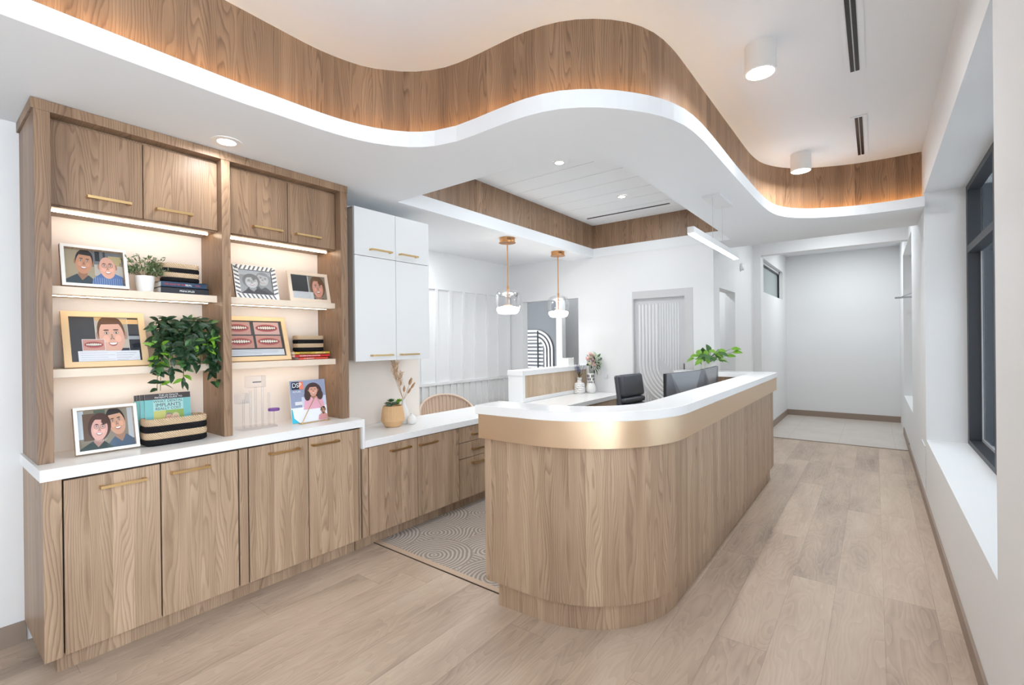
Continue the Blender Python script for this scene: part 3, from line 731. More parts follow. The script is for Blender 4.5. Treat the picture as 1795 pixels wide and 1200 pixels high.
# writing surface on the staff side
A = desk_path(-0.131, YD - 0.17, -1.68); B = desk_path(-0.131 - 0.42 if False else -0.50, YD - 0.17, -1.68)
m_ = MB(); m_.slab([(-1.0, 2.75), (-1.0, 5.2), (-1.6, 5.2), (-1.6, 2.75)], 0.72, 0.75)
m_.build('writing_surface', 'quartz', t)

# ---- monitors
def monitor(p, q, ztop, label, h=0.37):
    p = Vector(p); q = Vector(q); d = (q - p); wd = d.length; a = math.atan2(d.y, d.x) - PI / 2   # local +y along the screen
    mid = (p + q) / 2
    t = thing('monitor', label, 'monitor', (mid[0], mid[1], 0.75), a, group='monitors on the reception desk')
    zt = ztop - 0.75; z0 = zt - h
    b = MB(); b.box(-0.022, -0.004, -wd / 2, wd / 2, z0, zt)          # screen slab, screen side faces -x
    lab(b.build('bezel', 'plastic_black', t, bev=0.003), 'black edge')
    b = MB(); b.box(-0.004, 0.006, -wd / 2 + 0.006, wd / 2 - 0.002, z0 + 0.004, zt - 0.001); b.build('back_shell', 'monitor_back', t, bev=0.002)
    f_ = MB(); yl, yr = -wd / 2 + 0.07, wd / 2 - 0.05; zb = z0 + 0.13
    f_.face([(0.0062, yl, zt - 0.004), (0.0062, yr, zt - 0.004), (0.024, 0.06, zb), (0.024, -0.04, zb)][::-1])
    f_.face([(0.0062, yl, zt - 0.004), (0.024, -0.04, zb), (0.0062, -0.09, zb - 0.03)][::-1]); f_.face([(0.0062, yr, zt - 0.004), (0.0062, 0.11, zb - 0.03), (0.024, 0.06, zb)][::-1]); f_.face([(0.024, -0.04, zb), (0.024, 0.06, zb), (0.0062, 0.11, zb - 0.03), (0.0062, -0.09, zb - 0.03)][::-1])
    f_.build('raised_back_facet', 'monitor_facet', t)
    st = MB(); st.tube([(0.02, 0, 0.012), (0.02, 0, zb + 0.02)], 0.018, 10); st.build('stand', 'plastic_black', t, smooth=40)
    bx('foot', 'plastic_black', t, -0.09, 0.09, -0.12, 0.12, 0.0, 0.012, bev=0.003)
    return t
monitor((-1.215, 3.42, 0), (-1.12, 4.02, 0), 1.172, 'grey monitor seen from behind, the nearer of two with the black edge showing')
monitor((-1.195, 4.28, 0), (-1.235, 4.93, 0), 1.158, 'grey monitor seen from behind, partly covered by the nearer monitor')

# ---- office chair
def rounded(mb, x0, x1, y0, y1, z0, z1, M=None, mt=None): mb.box(x0, x1, y0, y1, z0, z1, mt, M)
t = thing('office_chair', 'black leather office chair with a padded back behind the desk', 'office chair', (-1.80, 4.62, 0), math.radians(-8))
def cushion(name, parent, c, size, rx=0.0, bev=0.03, mt='leather', M=None):
    b = MB(); x, y, z = size; b.box(-x / 2, x / 2, -y / 2, y / 2, -z / 2, z / 2)
    o = b.build(name, mt, parent, smooth=180); o.location = c; o.rotation_euler = (0, rx, 0)
    m = o.modifiers.new('bevel', 'BEVEL'); m.width = bev; m.segments = 5
    return o
cushion('seat', t, (0.05, 0, 0.47), (0.50, 0.50, 0.10))
bk = cushion('back_shell', t, (-0.235, 0, 0.775), (0.05, 0.43, 0.58), math.radians(-8), 0.022)
for z, h in ((0.985, 0.23), (0.835, 0.06), (0.765, 0.07), (0.685, 0.08), (0.60, 0.08)):
    cushion('back_pad', t, (-0.20 + (0.83 - z) * 0.14, 0, z - 0.03), (0.075, 0.40, h), math.radians(-8), min(0.03, h / 2.3))
for sy in (-1, 1):
    a = MB(); a.tube([(-0.2, sy * 0.26, 0.56), (-0.15, sy * 0.29, 0.68), (0.15, sy * 0.29, 0.68), (0.2, sy * 0.27, 0.47)], 0.014, 8); a.build('armrest', 'plastic_black', t, smooth=50)
MB().lathe((0, 0, 0), [(0.03, 0.1), (0.03, 0.3), (0.02, 0.3), (0.02, 0.42)], 16).build('gas_post', 'plastic_black', t, smooth=40)
for k in range(5):
    a = 2 * PI * k / 5; b = MB(); b.tube([(0, 0, 0.11), (0.3 * math.cos(a), 0.3 * math.sin(a), 0.07)], [0.025, 0.016], 8)
    l = b.build('leg', 'plastic_black', t, smooth=50)
    MB().lathe((0.3 * math.cos(a), 0.3 * math.sin(a) - 0.015, 0.029 + 0.007), [(0.027, 0), (0.027, 0.03)], 14, axis='y').build('caster', 'plastic_black', l, smooth=40)

# ---- rattan chair in the waiting area
t = thing('rattan_chair', 'pale woven tub chair behind the low counter in the waiting area', 'chair', (-3.72, 3.66, 0), math.radians(-35))
b = MB(); n = 26
def shell(i, zf):
    a = -PI * 0.62 + 1.24 * PI * i / n          # 0 = back centre, opening towards +x
    r = 0.27 + 0.035 * zf
    top = 0.43 + 0.385 * max(0.0, math.cos(a * 0.62)) ** 1.1
    z = 0.43 + (top - 0.43) * zf
    return Vector((-r * math.cos(a), -r * math.sin(a), z))
for i in range(n + 1): b.tube([shell(i, 0), shell(i, 0.5), shell(i, 1)], 0.012, 6)
b.tube([shell(i, 1) for i in range(n + 1)], 0.014, 8)
for i in range(n):
    b.face([shell(i, 0), shell(i + 1, 0), shell(i + 1, 0.5), shell(i, 0.5)]); b.face([shell(i, 0.5), shell(i + 1, 0.5), shell(i + 1, 1), shell(i, 1)])
b.build('woven_back', 'rattan', t, smooth=60, weld=False)
MB().lathe((0, 0, 0), [(0.27, 0.40), (0.285, 0.43), (0.27, 0.47), (0.0, 0.475)], 28).build('seat', 'rattan', t, smooth=50)
for sx in (-1, 1):
    for sy in (-1, 1): MB().tube([(0.17 * sx, 0.17 * sy, 0.41), (0.23 * sx, 0.23 * sy, 0.006)], [0.016, 0.011], 8).build('leg', 'wood', t, smooth=50)

# ================================================================== LAMPS
def pendant(x, y, label):
    t = thing('pendant_light', label, 'pendant light', (x, y, ZS), group='glass pendant lights over the half wall')
    MB().lathe((0, 0, 0), [(0.088, -0.052), (0.088, -0.047), (0.08, -0.046), (0.08, 0.0)], 36).build('canopy', 'copper', t, smooth=40)
    v = MB()
    for k in range(5): v.box(-0.0025, 0.0025, -0.0808, -0.0795, -0.028, -0.010, M=Matrix.Rotation(math.radians(38 + k * 6), 4, 'Z'))
    v.build('vent_slots', 'plastic_black', t, weld=False)
    MB().tube([(0, 0, -0.05), (0, 0, -0.70)], 0.006, 10).build('rod', 'copper', t, smooth=60)
    MB().lathe((0, 0, 0), [(0.0, -0.705), (0.045, -0.705), (0.045, -0.697), (0.0, -0.697)], 24).build('disc', 'copper', t, smooth=40)
    MB().lathe((0, 0, 0), [(0.011, -0.55), (0.011, -0.50)], 14).build('collar', 'copper', t, smooth=40)
    out = [(0.028, -0.532), (0.068, -0.536), (0.104, -0.552), (0.126, -0.585), (0.134, -0.64), (0.132, -0.70), (0.123, -0.745), (0.108, -0.775), (0.10, -0.785)]
    MB().lathe((0, 0, 0), out, 48, cap=False).build('glass_shade', 'glass', t, smooth=80)
    MB().lathe((0, 0, 0), [(0.0, -0.79), (0.08, -0.789), (0.103, -0.778), (0.117, -0.752), (0.12, -0.735), (0.108, -0.722), (0.03, -0.71), (0.0, -0.708)], 40).build('diffuser', 'pendant_glow', t, smooth=60)
pendant(-3.03, 3.87, 'copper and clear glass pendant light, the nearer of two')
pendant(-3.03, 4.86, 'copper and clear glass pendant light, the farther one before the doorway')
t = thing('linear_pendant', 'slim white bar pendant hanging on two wires over the desk', 'pendant light', (-0.955, 3.82, 0))
bx('canopy', 'white_laminate', t, -0.065, 0.065, -0.13, 0.26, ZS - 0.02, ZS, bev=0.002)
for y in (-0.10, 0.18): MB().tube([(0, y, ZS - 0.02), (0, y, 2.165)], 0.0018, 6).build('wire', 'grey_trim', t)
bx('housing', 'white_laminate', t, -0.022, 0.022, -0.64, 0.64, 2.122, 2.165, bev=0.001)
bx('diffuser', 'tube_glow', t, -0.018, 0.018, -0.635, 0.635, 2.116, 2.1219)
area('lamp', (0, 0, 2.11), 0.03, 8, parent=t, shape='RECTANGLE', sy=1.25, col=(0.95, 0.98, 1))

# ================================================================== PICTURES ON THE SHELVES
CM = {}
def col(r, g, b):
    k = 'print_%d_%d_%d' % (r, g, b)
    if k not in MT: mat(k, rgb(r, g, b), 0.45, spec=0.3)
    return k
class Art:
    """flat printed picture, w x h metres in its own plane, stacked layers of coloured shapes"""
    def __init__(s, w, h, bg, z=0.0): s.w, s.h, s.z, s.mb = w, h, z, MB(); s.rect(0, 0, 1, 1, bg)
    def pt(s, x, y): return (min(max(x, 0), 1) * s.w, min(max(y, 0), 1) * s.h, s.z)
    def poly(s, pts, c): s.mb.face([s.pt(*p) for p in pts], col(*c)); s.z += 0.00012
    def rect(s, x0, y0, x1, y1, c): s.poly([(x0, y0), (x1, y0), (x1, y1), (x0, y1)], c)
    def ell(s, cx, cy, rx, ry, c, rot=0, a0=0, a1=360, n=26):
        P = []
        for k in range(n if a1 - a0 >= 360 else n + 1):
            a = math.radians(a0 + (a1 - a0) * k / n); x, y = rx * math.cos(a), ry * math.sin(a); r = math.radians(rot)
            P.append((cx + (x * math.cos(r) - y * math.sin(r)), cy + (x * math.sin(r) + y * math.cos(r))))
        s.poly(P, c)
    def person(s, cx, cy, rx, ry, skin, hair, shirt=None, style='short', glasses=False, tilt=0, mouth=(250, 250, 248)):
        """head centred at (cx,cy)"""
        r = math.radians(tilt); asp = s.w / s.h
        def P(x, y): return (cx + x * rx * math.cos(r) - y * ry / asp * math.sin(r) , cy + y * ry * math.cos(r) + x * rx * asp * math.sin(r))
        def E(x, y, a, b, c, a0=0, a1=360): 
            pts = []
            for k in range(24):
                an = math.radians(a0 + (a1 - a0) * k / (24 if a1 - a0 >= 360 else 23)); pts.append(P(x + a * math.cos(an), y + b * math.sin(an)))
            s.poly(pts, c)
        dk = tuple(int(v * 0.80) for v in skin); dk2 = tuple(int(v * 0.62) for v in skin)
        if style == 'long': E(0, -0.1, 1.45, 1.35, hair)
        if style == 'bob': E(0, 0.12, 1.32, 1.2, hair)
        if shirt:
            s.poly([P(-2.3, -3.4), P(2.3, -3.4), P(1.9, -1.75), P(0.7, -1.15), P(-0.7, -1.15), P(-1.9, -1.75)], shirt)
            s.poly([P(-0.55, -1.2), P(0.0, -1.65), P(0.55, -1.2), P(0.45, -0.7), P(-0.45, -0.7)], dk)
        if style in ('short', 'bald'):
            E(-1.0, -0.02, 0.16, 0.24, dk); E(1.0, -0.02, 0.16, 0.24, dk)
        if style == 'short': E(0, 0.22, 1.03, 0.95, hair)
        E(0, -0.08, 0.94, 0.98, skin)
        if style == 'short': E(0, 0.62, 0.90, 0.42, hair, 0, 180)
        if style in ('bob', 'long'): E(-0.25, 0.72, 0.85, 0.30, hair, 0, 180); E(0.55, 0.6, 0.42, 0.28, hair)
        E(-0.45, -0.22, 0.24, 0.2, tuple(min(255, int(v * 1.05 + 3)) for v in skin)); E(0.45, -0.22, 0.24, 0.2, tuple(min(255, int(v * 1.05 + 3)) for v in skin))
        for sx in (-0.36, 0.36):
            E(sx, 0.12, 0.20, 0.085, dk); E(sx, 0.11, 0.14, 0.045, (240, 234, 228)); E(sx, 0.11, 0.06, 0.055, (60, 46, 40)); E(sx, 0.28, 0.22, 0.035, tuple(int(v * 0.6) for v in hair))
            if glasses:
                pts = [P(sx + 0.29 * math.cos(k * PI / 10), 0.13 + 0.22 * math.sin(k * PI / 10)) for k in range(21)]
                pin = [P(sx + 0.26 * math.cos(k * PI / 10), 0.13 + 0.19 * math.sin(k * PI / 10)) for k in range(21)]
                for a, b, c, d in zip(pts, pts[1:], pin[1:], pin): s.mb.face([s.pt(*a), s.pt(*b), s.pt(*c), s.pt(*d)], col(40, 36, 38))
        s.z += 0.0001
        s.poly([P(-0.10, -0.22), P(0.10, -0.22), P(0.05, 0.05), P(-0.05, 0.05)], dk)
        E(-0.10, -0.23, 0.05, 0.035, dk2); E(0.10, -0.23, 0.05, 0.035, dk2)
        E(0, -0.44, 0.34, 0.20, (176, 98, 90), 180, 360); E(0, -0.45, 0.29, 0.12, mouth, 180, 360)
    def teeth(s, x0, y0, x1, y1, bgc=(214, 160, 146)):
        s.rect(x0, y0, x1, y1, bgc); cx, cy = (x0 + x1) / 2, (y0 + y1) / 2; W, H = (x1 - x0), (y1 - y0)
        s.ell(cx, cy + 0.02 * H, W * 0.44, H * 0.30, (190, 100, 98)); s.ell(cx, cy + 0.03 * H, W * 0.38, H * 0.17, (90, 40, 42))
        for k in range(8):
            xx = cx + (k - 3.5) * W * 0.088; hh = H * (0.14 - 0.008 * abs(k - 3.5) ** 1.6)
            s.ell(xx, cy + 0.035 * H, W * 0.043, hh, (246, 238, 224), n=12)
    def build(s, name, parent): return s.mb.build(name, None, parent, weld=False)

def frameM(X, y, z, lean, yaw=0):
    th = math.radians(lean); ps = math.radians(yaw)
    ex = Vector((math.sin(ps), math.cos(ps), 0)); n0 = Vector((math.cos(ps), -math.sin(ps), 0))
    ey = Vector((-n0.x * math.sin(th), -n0.y * math.sin(th), math.cos(th))); ez = ex.cross(ey)
    return Matrix(((ex.x, ey.x, ez.x, X), (ex.y, ey.y, ez.y, y), (ex.z, ey.z, ez.z, z), (0, 0, 0, 1)))
def picture(label, X, y, z, w, h, lean, border, fm, art, depth=0.02, side=None, mat_border=0, yaw=0, pattern=False):
    t = thing('picture_frame', label, 'framed photo', M=frameM(X, y, z + 0.0005 + depth * math.sin(math.radians(lean)) * 0.0, lean, yaw))
    b = MB(); B = border
    def piece(P):
        b.m(fm); f1 = [(x, y_, depth) for x, y_ in P]; f0 = [(x, y_, 0) for x, y_ in P]
        b.face(f1, fm)
        b.face(f0[::-1], fm)
        for i in range(4):
            j = (i + 1) % 4; b.face([f0[i], f0[j], f1[j], f1[i]], side or fm)
    piece([(0, 0), (w, 0), (w - B, B), (B, B)]); piece([(w, 0), (w, h), (w - B, h - B), (w - B, B)])
    piece([(w, h), (0, h), (B, h - B), (w - B, h - B)]); piece([(0, h), (0, 0), (B, B), (B, h - B)])
    if pattern:
        k = 0
        def stripe(P): b.face([(x, y_, depth + 0.0004) for x, y_ in P], 'print_stripe')
        s_ = 0.026
        i = 0.006
        while i < w - 0.024:
            stripe([(i, h - B + 0.001), (i + 0.011, h - B + 0.001), (i + 0.026, h - 0.002), (i + 0.015, h - 0.002)]); stripe([(i + 0.015, 0.002), (i + 0.026, 0.002), (i + 0.011, B - 0.001), (i, B - 0.001)]); i += s_
        i = 0.03
        while i < h - 0.03:
            stripe([(0.002, i + 0.012), (B - 0.001, i), (B - 0.001, i + 0.011), (0.002, i + 0.023)]); stripe([(w - B + 0.001, i), (w - 0.002, i + 0.012), (w - 0.002, i + 0.023), (w - B + 0.001, i + 0.011)]); i += s_
    b.build('frame', fm, t, weld=False)
    bk = MB().box(B * 0.5, w - B * 0.5, B * 0.5, h - B * 0.5, -0.004, 0.004); bk.build('backing', 'shelf_laminate', t)
    if lean > 0:   # easel strut behind
        th = math.radians(lean); hh = h * 0.55
        # foot position in local coords: straight down from the strut top to the surface, slightly behind
        top = Vector((w / 2, hh, -0.004)); foot = Vector((w / 2, hh - hh * math.cos(th) ** 2 * 1.0 - 0.0, -0.004 - hh * math.cos(th) * math.sin(th)))
        st = MB(); d = 0.02
        st.face([top + Vector((-d, 0, 0)), top + Vector((d, 0, 0)), foot + Vector((d, 0.003, 0)), foot + Vector((-d, 0.003, 0))]); st.build('easel_strut', 'shelf_laminate', t).modifiers.new('s', 'SOLIDIFY').thickness = 0.003
    iw, ih = w - 2 * B - 2 * mat_border, h - 2 * B - 2 * mat_border
    if mat_border: MB().box(B, w - B, B, h - B, 0.004, 0.0046).build('mat_board', 'paper', t)
    a = Art(iw, ih, (120, 120, 120)); art(a); o = a.build('photo_print', t); o.location = (B + mat_border, B + mat_border, 0.0052)
    MB().face([(B, B, 0.012), (w - B, B, 0.012), (w - B, h - B, 0.012), (B, h - B, 0.012)]).build('glass_pane', 'glass', t)
    return t
mat('print_stripe', rgb(112, 114, 122), 0.4)
SK1 = (206, 150, 118); SK2 = (232, 178, 156); SK3 = (238, 190, 168)
def art1(a):
    a.rect(0, 0, 1, 1, (176, 160, 132)); a.rect(0.45, 0.55, 1, 1, (120, 122, 124)); a.rect(0.52, 0.72, 0.60, 1, (40, 42, 50)); a.rect(0.66, 0.6, 0.70, 1, (60, 62, 68)); a.rect(0.75, 0.62, 0.98, 0.9, (196, 176, 130)); a.rect(0.5, 0.3, 1, 0.62, (200, 192, 180))
    a.person(0.33, 0.66, 0.145, 0.32, SK1, (34, 28, 30), (62, 76, 84), tilt=-6)
    a.poly([(0.42, 0), (1, 0), (0.98, 0.3), (0.85, 0.38), (0.6, 0.36), (0.48, 0.22)], (92, 122, 172))
    for k in range(14): a.rect(0.46 + k * 0.038, 0, 0.466 + k * 0.038, 0.24, (190, 204, 226))
    a.person(0.72, 0.56, 0.15, 0.32, SK2, (190, 160, 140), None, style='bald', glasses=True, tilt=3)
def art2(a):
    a.rect(0, 0, 1, 1, (74, 74, 78)); a.rect(0.36, 0.02, 0.83, 1, (206, 196, 180)); a.rect(0.66, 0.5, 0.83, 1, (186, 176, 160)); a.rect(0.66, 0.86, 1, 0.97, (236, 196, 140)); a.rect(0.36, 0.93, 0.6, 1, (230, 190, 130))
    a.rect(0.83, 0, 1, 0.62, (40, 44, 56)); a.rect(0.835, 0.5, 1, 0.58, (170, 174, 180)); a.rect(0.66, 0.18, 0.84, 0.3, (44, 52, 74))
    a.rect(0.352, 0.25, 0.358, 1, (240, 240, 240)); a.rect(0.828, 0.05, 0.834, 1, (225, 225, 225))
    a.person(0.585, 0.60, 0.195, 0.40, (236, 188, 166), (112, 78, 56), None, tilt=3)
    a.rect(0.155, 0.24, 0.475, 0.50, (240, 240, 240)); a.teeth(0.163, 0.25, 0.467, 0.49)
    a.rect(0.09, 0.01, 0.97, 0.235, (232, 232, 236))
    for k in range(4): a.rect(0.12, 0.19 - k * 0.05, 0.5 + 0.1 * (k % 2), 0.194 - k * 0.05, (150, 150, 158)); a.rect(0.62, 0.18 - k * 0.05, 0.92 - 0.04 * k, 0.186 - k * 0.05, (140, 140, 150))
def art3(a):
    a.rect(0, 0, 1, 1, (150, 140, 124)); a.rect(0, 0.3, 0.12, 1, (206, 216, 222)); a.rect(0.10, 0.25, 0.30, 0.92, (110, 84, 66)); a.rect(0.3, 0.35, 0.5, 1, (92, 104, 88)); a.rect(0.9, 0.2, 1, 1, (200, 202, 204))
    a.person(0.69, 0.66, 0.165, 0.32, (222, 170, 142), (46, 40, 40), (84, 104, 126), tilt=10)
    a.person(0.38, 0.54, 0.155, 0.29, (236, 184, 172), (84, 54, 48), (66, 80, 78), style='bob', glasses=True, tilt=-6)
    for k in range(7): a.ell(0.30 + k * 0.032, 0.24 - 0.035 * math.sin(k / 6 * PI), 0.006, 0.012, (240, 234, 220), n=8)
def art4(a):
    a.rect(0, 0, 1, 1, (176, 176, 176)); a.rect(0, 0.8, 1, 1, (206, 206, 206))
    a.person(0.72, 0.66, 0.20, 0.26, (212, 210, 208), (168, 168, 168), (110, 110, 112), tilt=-14)
    a.person(0.36, 0.52, 0.20, 0.25, (214, 212, 210), (146, 144, 144), (92, 90, 94), style='bob', glasses=True, tilt=6)
def art5(a):
    a.rect(0, 0, 1, 1, (66, 66, 68)); a.rect(0.5, 0.0, 1, 1, (150, 140, 124)); a.rect(0.48, 0, 0.5, 1, (230, 230, 230))
    a.person(0.76, 0.52, 0.17, 0.40, (226, 168, 146), (120, 92, 70), (70, 60, 64), style='bob')
    a.rect(-0.0, 0.0, 0.60, 0.30, (222, 222, 222)); 
    for k in range(4): a.rect(0.05, 0.24 - k * 0.055, 0.52, 0.247 - k * 0.055, (176, 176, 180))
def art6(a):
    a.rect(0, 0, 1, 1, (84, 84, 86))
    a.teeth(0.02, 0.62, 0.44, 0.97, (212, 168, 156)); a.teeth(0.50, 0.62, 0.95, 0.97, (222, 186, 176)); a.teeth(0.02, 0.24, 0.46, 0.58, (206, 156, 142)); a.teeth(0.50, 0.24, 0.95, 0.58, (212, 160, 144))
    a.rect(0.03, 0.03, 0.97, 0.20, (226, 228, 232))
    for k in range(3): a.rect(0.06, 0.155 - k * 0.04, 0.86 - 0.3 * (k == 2), 0.162 - k * 0.04, (130, 130, 140))
picture('cream frame with two smiling men, one bald in glasses, top left shelf', -2.995, 0.456, 1.697, 0.248, 0.208, 15, 0.014, 'paper', art1, 0.03, 'wood')
picture('wide maple frame with a smiling man and a dental close-up on the middle left shelf', -3.0, 0.465, 1.316, 0.324, 0.288, 20, 0.027, 'pale_frame' if 'pale_frame' in MT else mat('pale_frame', rgb(232, 200, 156), 0.5).name, art2, 0.014)
picture('framed photo of a woman in glasses and a man, on the worktop', -2.95, 0.489, 0.908, 0.24, 0.222, 17, 0.014, 'paper', art3, 0.03, 'wood_pale')
picture('grey photo of an older couple in a black and white striped frame', -3.02, 1.222, 1.697, 0.256, 0.218, 16, 0.030, 'paper', art4, 0.014, 'plastic_black', pattern=True)
picture('marbled cream frame with a woman smiling at its right side, top right shelf', -3.0, 1.54, 1.697, 0.285, 0.208, 14, 0.022, 'shelf_laminate', art5, 0.014)
picture('maple frame with four close-ups of teeth on the middle right shelf', -3.02, 1.150, 1.316, 0.402, 0.29, 19, 0.027, 'pale_frame', art6, 0.014)

# ---- lettering
def text(name, body, size, mt, parent, M, align='LEFT', sx=1.0, ext=0.0002):
    cu = bpy.data.curves.new(name, 'FONT'); cu.body = body; cu.size = size; cu.align_x = align; cu.extrude = ext; cu.space_line = 0.95
    tmp = bpy.data.objects.new(name, cu); C.objects.link(tmp)
    me = bpy.data.meshes.new_from_object(tmp.evaluated_get(bpy.context.evaluated_depsgraph_get()))
    bpy.data.objects.remove(tmp); bpy.data.curves.remove(cu)
    me.name = name; me.materials.clear(); me.materials.append(MT[mt])
    o = bpy.data.objects.new(name, me); C.objects.link(o); o.parent = parent; o.matrix_local = M @ Matrix.Diagonal((sx, 1, 1, 1)); return o
def planeM(x, y, z):                       # lettering lying in a plane whose x->+Y, y->+Z, facing +X
    return Matrix(((0, 0, 1, x), (1, 0, 0, y), (0, 1, 0, z), (0, 0, 0, 1)))

# ---- books
def book(label, X0, X1, y0, y1, z0, z1, cover, spine_text=None, tc='print_245_245_245', ts=None, extra=None, group=None, tx=0.01):
    """lying book, spine facing the room"""
    t = thing('book', label, 'book', ((X0 + X1) / 2, (y0 + y1) / 2, z0), group=group)
    hx, hy, h = (X1 - X0) / 2, (y1 - y0) / 2, z1 - z0; c = 0.0022
    b = MB(); b.box(-hx, hx, -hy, hy, 0, c).box(-hx, hx, -hy, hy, h - c, h).box(hx - c, hx, -hy, hy, 0, h); b.build('cover', cover, t, weld=False)
    bx('pages', 'paper', t, -hx + 0.004, hx - c, -hy + 0.004, hy - 0.004, c, h - c)
    if spine_text:
        for (s_, col_, yy, sz) in spine_text:
            text('spine_title', s_, sz, col_, t, planeM(hx + 0.0002, -hy + yy, (h - sz * 0.72) / 2))
    return t
W_ = col(245, 245, 245); RD = col(214, 72, 62); OR = col(238, 150, 70)
mat('book_navy', rgb(40, 62, 88), 0.4); mat('book_black', rgb(30, 32, 40), 0.4); mat('book_yellow', rgb(206, 166, 62), 0.4); mat('book_red', rgb(206, 46, 50), 0.4); mat('book_orange', rgb(232, 84, 56), 0.4)
book('black book lying under the navy book and striped basket', -3.12, -2.985, 0.840, 1.067, 1.6975, 1.7325, 'book_black', [('PRINCIPLES', W_, 0.085, 0.014)])
book('navy book on top of the black book under the small striped basket', -3.11, -2.99, 0.842, 1.060, 1.733, 1.7645, 'book_navy', [('THE ROAD TO THE', RD, 0.015, 0.011), ('REAL', W_, 0.112, 0.014), ('MARK', RD, 0.16, 0.009)])
book('orange book at the bottom of the small stack on the right shelf', -3.10, -2.985, 1.590, 1.795, 1.3165, 1.3325, 'book_orange', [('THE ADVANTAGE', W_, 0.03, 0.009)])
book('red book in the middle of the stack on the right shelf', -3.11, -2.98, 1.560, 1.806, 1.333, 1.3505, 'book_red', [('LINCHPIN & THE ADVANTAGE', W_, 0.03, 0.0105)])
book('mustard book on top of the stack below the small basket', -3.10, -2.98, 1.560, 1.806, 1.351, 1.3695, 'book_yellow', [('DAVID GOGGINS', 'book_black', 0.03, 0.0105), ("CAN'T HURT ME", W_, 0.14, 0.0095)])

# ---- rope baskets
def basket(label, x, y, z, L, D, H, tiers, open_=True, rz=0.0, grp=None):
    t = thing('rope_basket', label, 'basket', (x, y, z), rz, group=grp)
    def ring(s, zz, n=36):
        P = []
        for k in range(n):
            a = 2 * PI * k / n; e_ = 0.45
            P.append((D / 2 * s * abs(math.cos(a)) ** e_ * (1 if math.cos(a) >= 0 else -1), L / 2 * s * abs(math.sin(a)) ** e_ * (1 if math.sin(a) >= 0 else -1), zz))
        return P
    hh = H / len(tiers)
    for i, m_ in enumerate(tiers):
        b = MB(); z0, z1 = i * hh, (i + 1) * hh; s0 = 0.95 + 0.05 * i / max(1, len(tiers) - 1) if i else 0.95
        prof = [(0.97 if i else 0.90, z0), (1.0, z0 + hh * 0.25), (1.005, z0 + hh * 0.5), (1.0, z0 + hh * 0.8), (0.97, z1)]
        R = [ring(s_, zz) for s_, zz in prof]
        for A, B in zip(R, R[1:]):
            for k in range(36): b.face([A[k], A[(k + 1) % 36], B[(k + 1) % 36], B[k]])
        inn = [ring(0.90, z1), ring(0.88, max(z0, 0.006))]
        for A, B in ((R[-1], inn[0]), (inn[0], inn[1])):
            for k in range(36): b.face([A[k], A[(k + 1) % 36], B[(k + 1) % 36], B[k]])
        if i == 0: b.face(R[0][::-1]); b.face(inn[1])
        b.build('rope_band', m_, t, smooth=70)
    return t
basket('small black and natural striped basket on the navy book', -3.05, 0.947, 1.7648, 0.172, 0.10, 0.100, ['rope_black', 'rope_natural', 'rope_black', 'rope_natural'])
basket('small black and natural striped basket on the mustard book', -3.05, 1.690, 1.3698, 0.190, 0.10, 0.106, ['rope_black', 'rope_natural', 'rope_black', 'rope_natural'])
basket('large oval striped basket of booklets on the worktop', -2.955, 0.885, 0.9083, 0.285, 0.13, 0.136, ['rope_black', 'rope_natural', 'rope_black', 'rope_natural'])

# ---- dental booklets in the large basket
mat('teal', rgb(122, 190, 190), 0.4); mat('teal_pale', rgb(170, 214, 210), 0.4); mat('cover_dark', rgb(66, 56, 56), 0.4)
def booklet(label, X, y, z, lean, yaw, front_=False):
    t = thing('booklet', label, 'booklet', M=frameM(X, y, z, lean, yaw), group='teal dental booklets in the basket')
    w, h = 0.205, 0.235
    MB().box(0, w, 0, h, -0.004, 0).build('pages', 'paper', t)
    b = MB(); b.box(0, w, 0, h, 0, 0.0008, 'teal'); b.face([(0, h - 0.030, 0.001), (w, h - 0.030, 0.001), (w, h, 0.001), (0, h, 0.001)], 'cover_dark')
    if front_: 
        b.face([(0.035, 0.0, 0.0011), (0.17, 0.0, 0.0011), (0.17, h - 0.031, 0.0011), (0.035, h - 0.031, 0.0011)], 'teal_pale')
    c = b.build('cover', None, t, weld=False)
    if front_:
        P = lambda x, y_: Matrix.Translation((x, y_, 0.0013))
        text('cover_title', 'THE ULTIMATE\nPATIENT\'S GUIDE TO', 0.0125, W_, c, P(0.105, h - 0.013), 'CENTER', 1.05)
        text('cover_title', 'WHAT DENTAL', 0.0190, 'cover_dark', c, P(0.102, h - 0.047), 'CENTER', 0.98)
        text('cover_title', 'IMPLANTS', 0.0255, 'cover_dark', c, P(0.102, h - 0.069), 'CENTER', 0.98)
        text('cover_title', 'REALLY COST', 0.0190, 'cover_dark', c, P(0.102, h - 0.086), 'CENTER', 0.98)
        a = Art(0.135, 0.10, (150, 176, 90)); a.rect(0, 0.3, 0.4, 1, (204, 200, 120)); a.person(0.5, 0.62, 0.11, 0.22, SK2, (150, 140, 130), (190, 200, 210)); a.person(0.72, 0.58, 0.10, 0.2, SK3, (220, 200, 160), (236, 236, 236), style='bob')
        o = a.build('cover_photo', c); o.location = (0.035, 0.045, 0.0013)
    return t
booklet('teal booklet at the very back of the basket stack, farthest left', -3.012, 0.733, 0.928, 7, 0)
booklet('teal booklet second from the back in the striped basket', -3.000, 0.741, 0.930, 7, 0)
booklet('teal booklet third from the back in the striped basket', -2.988, 0.752, 0.931, 7, 0)
booklet('front teal booklet with its title facing out of the striped basket', -2.974, 0.768, 0.932, 7, 0, True)

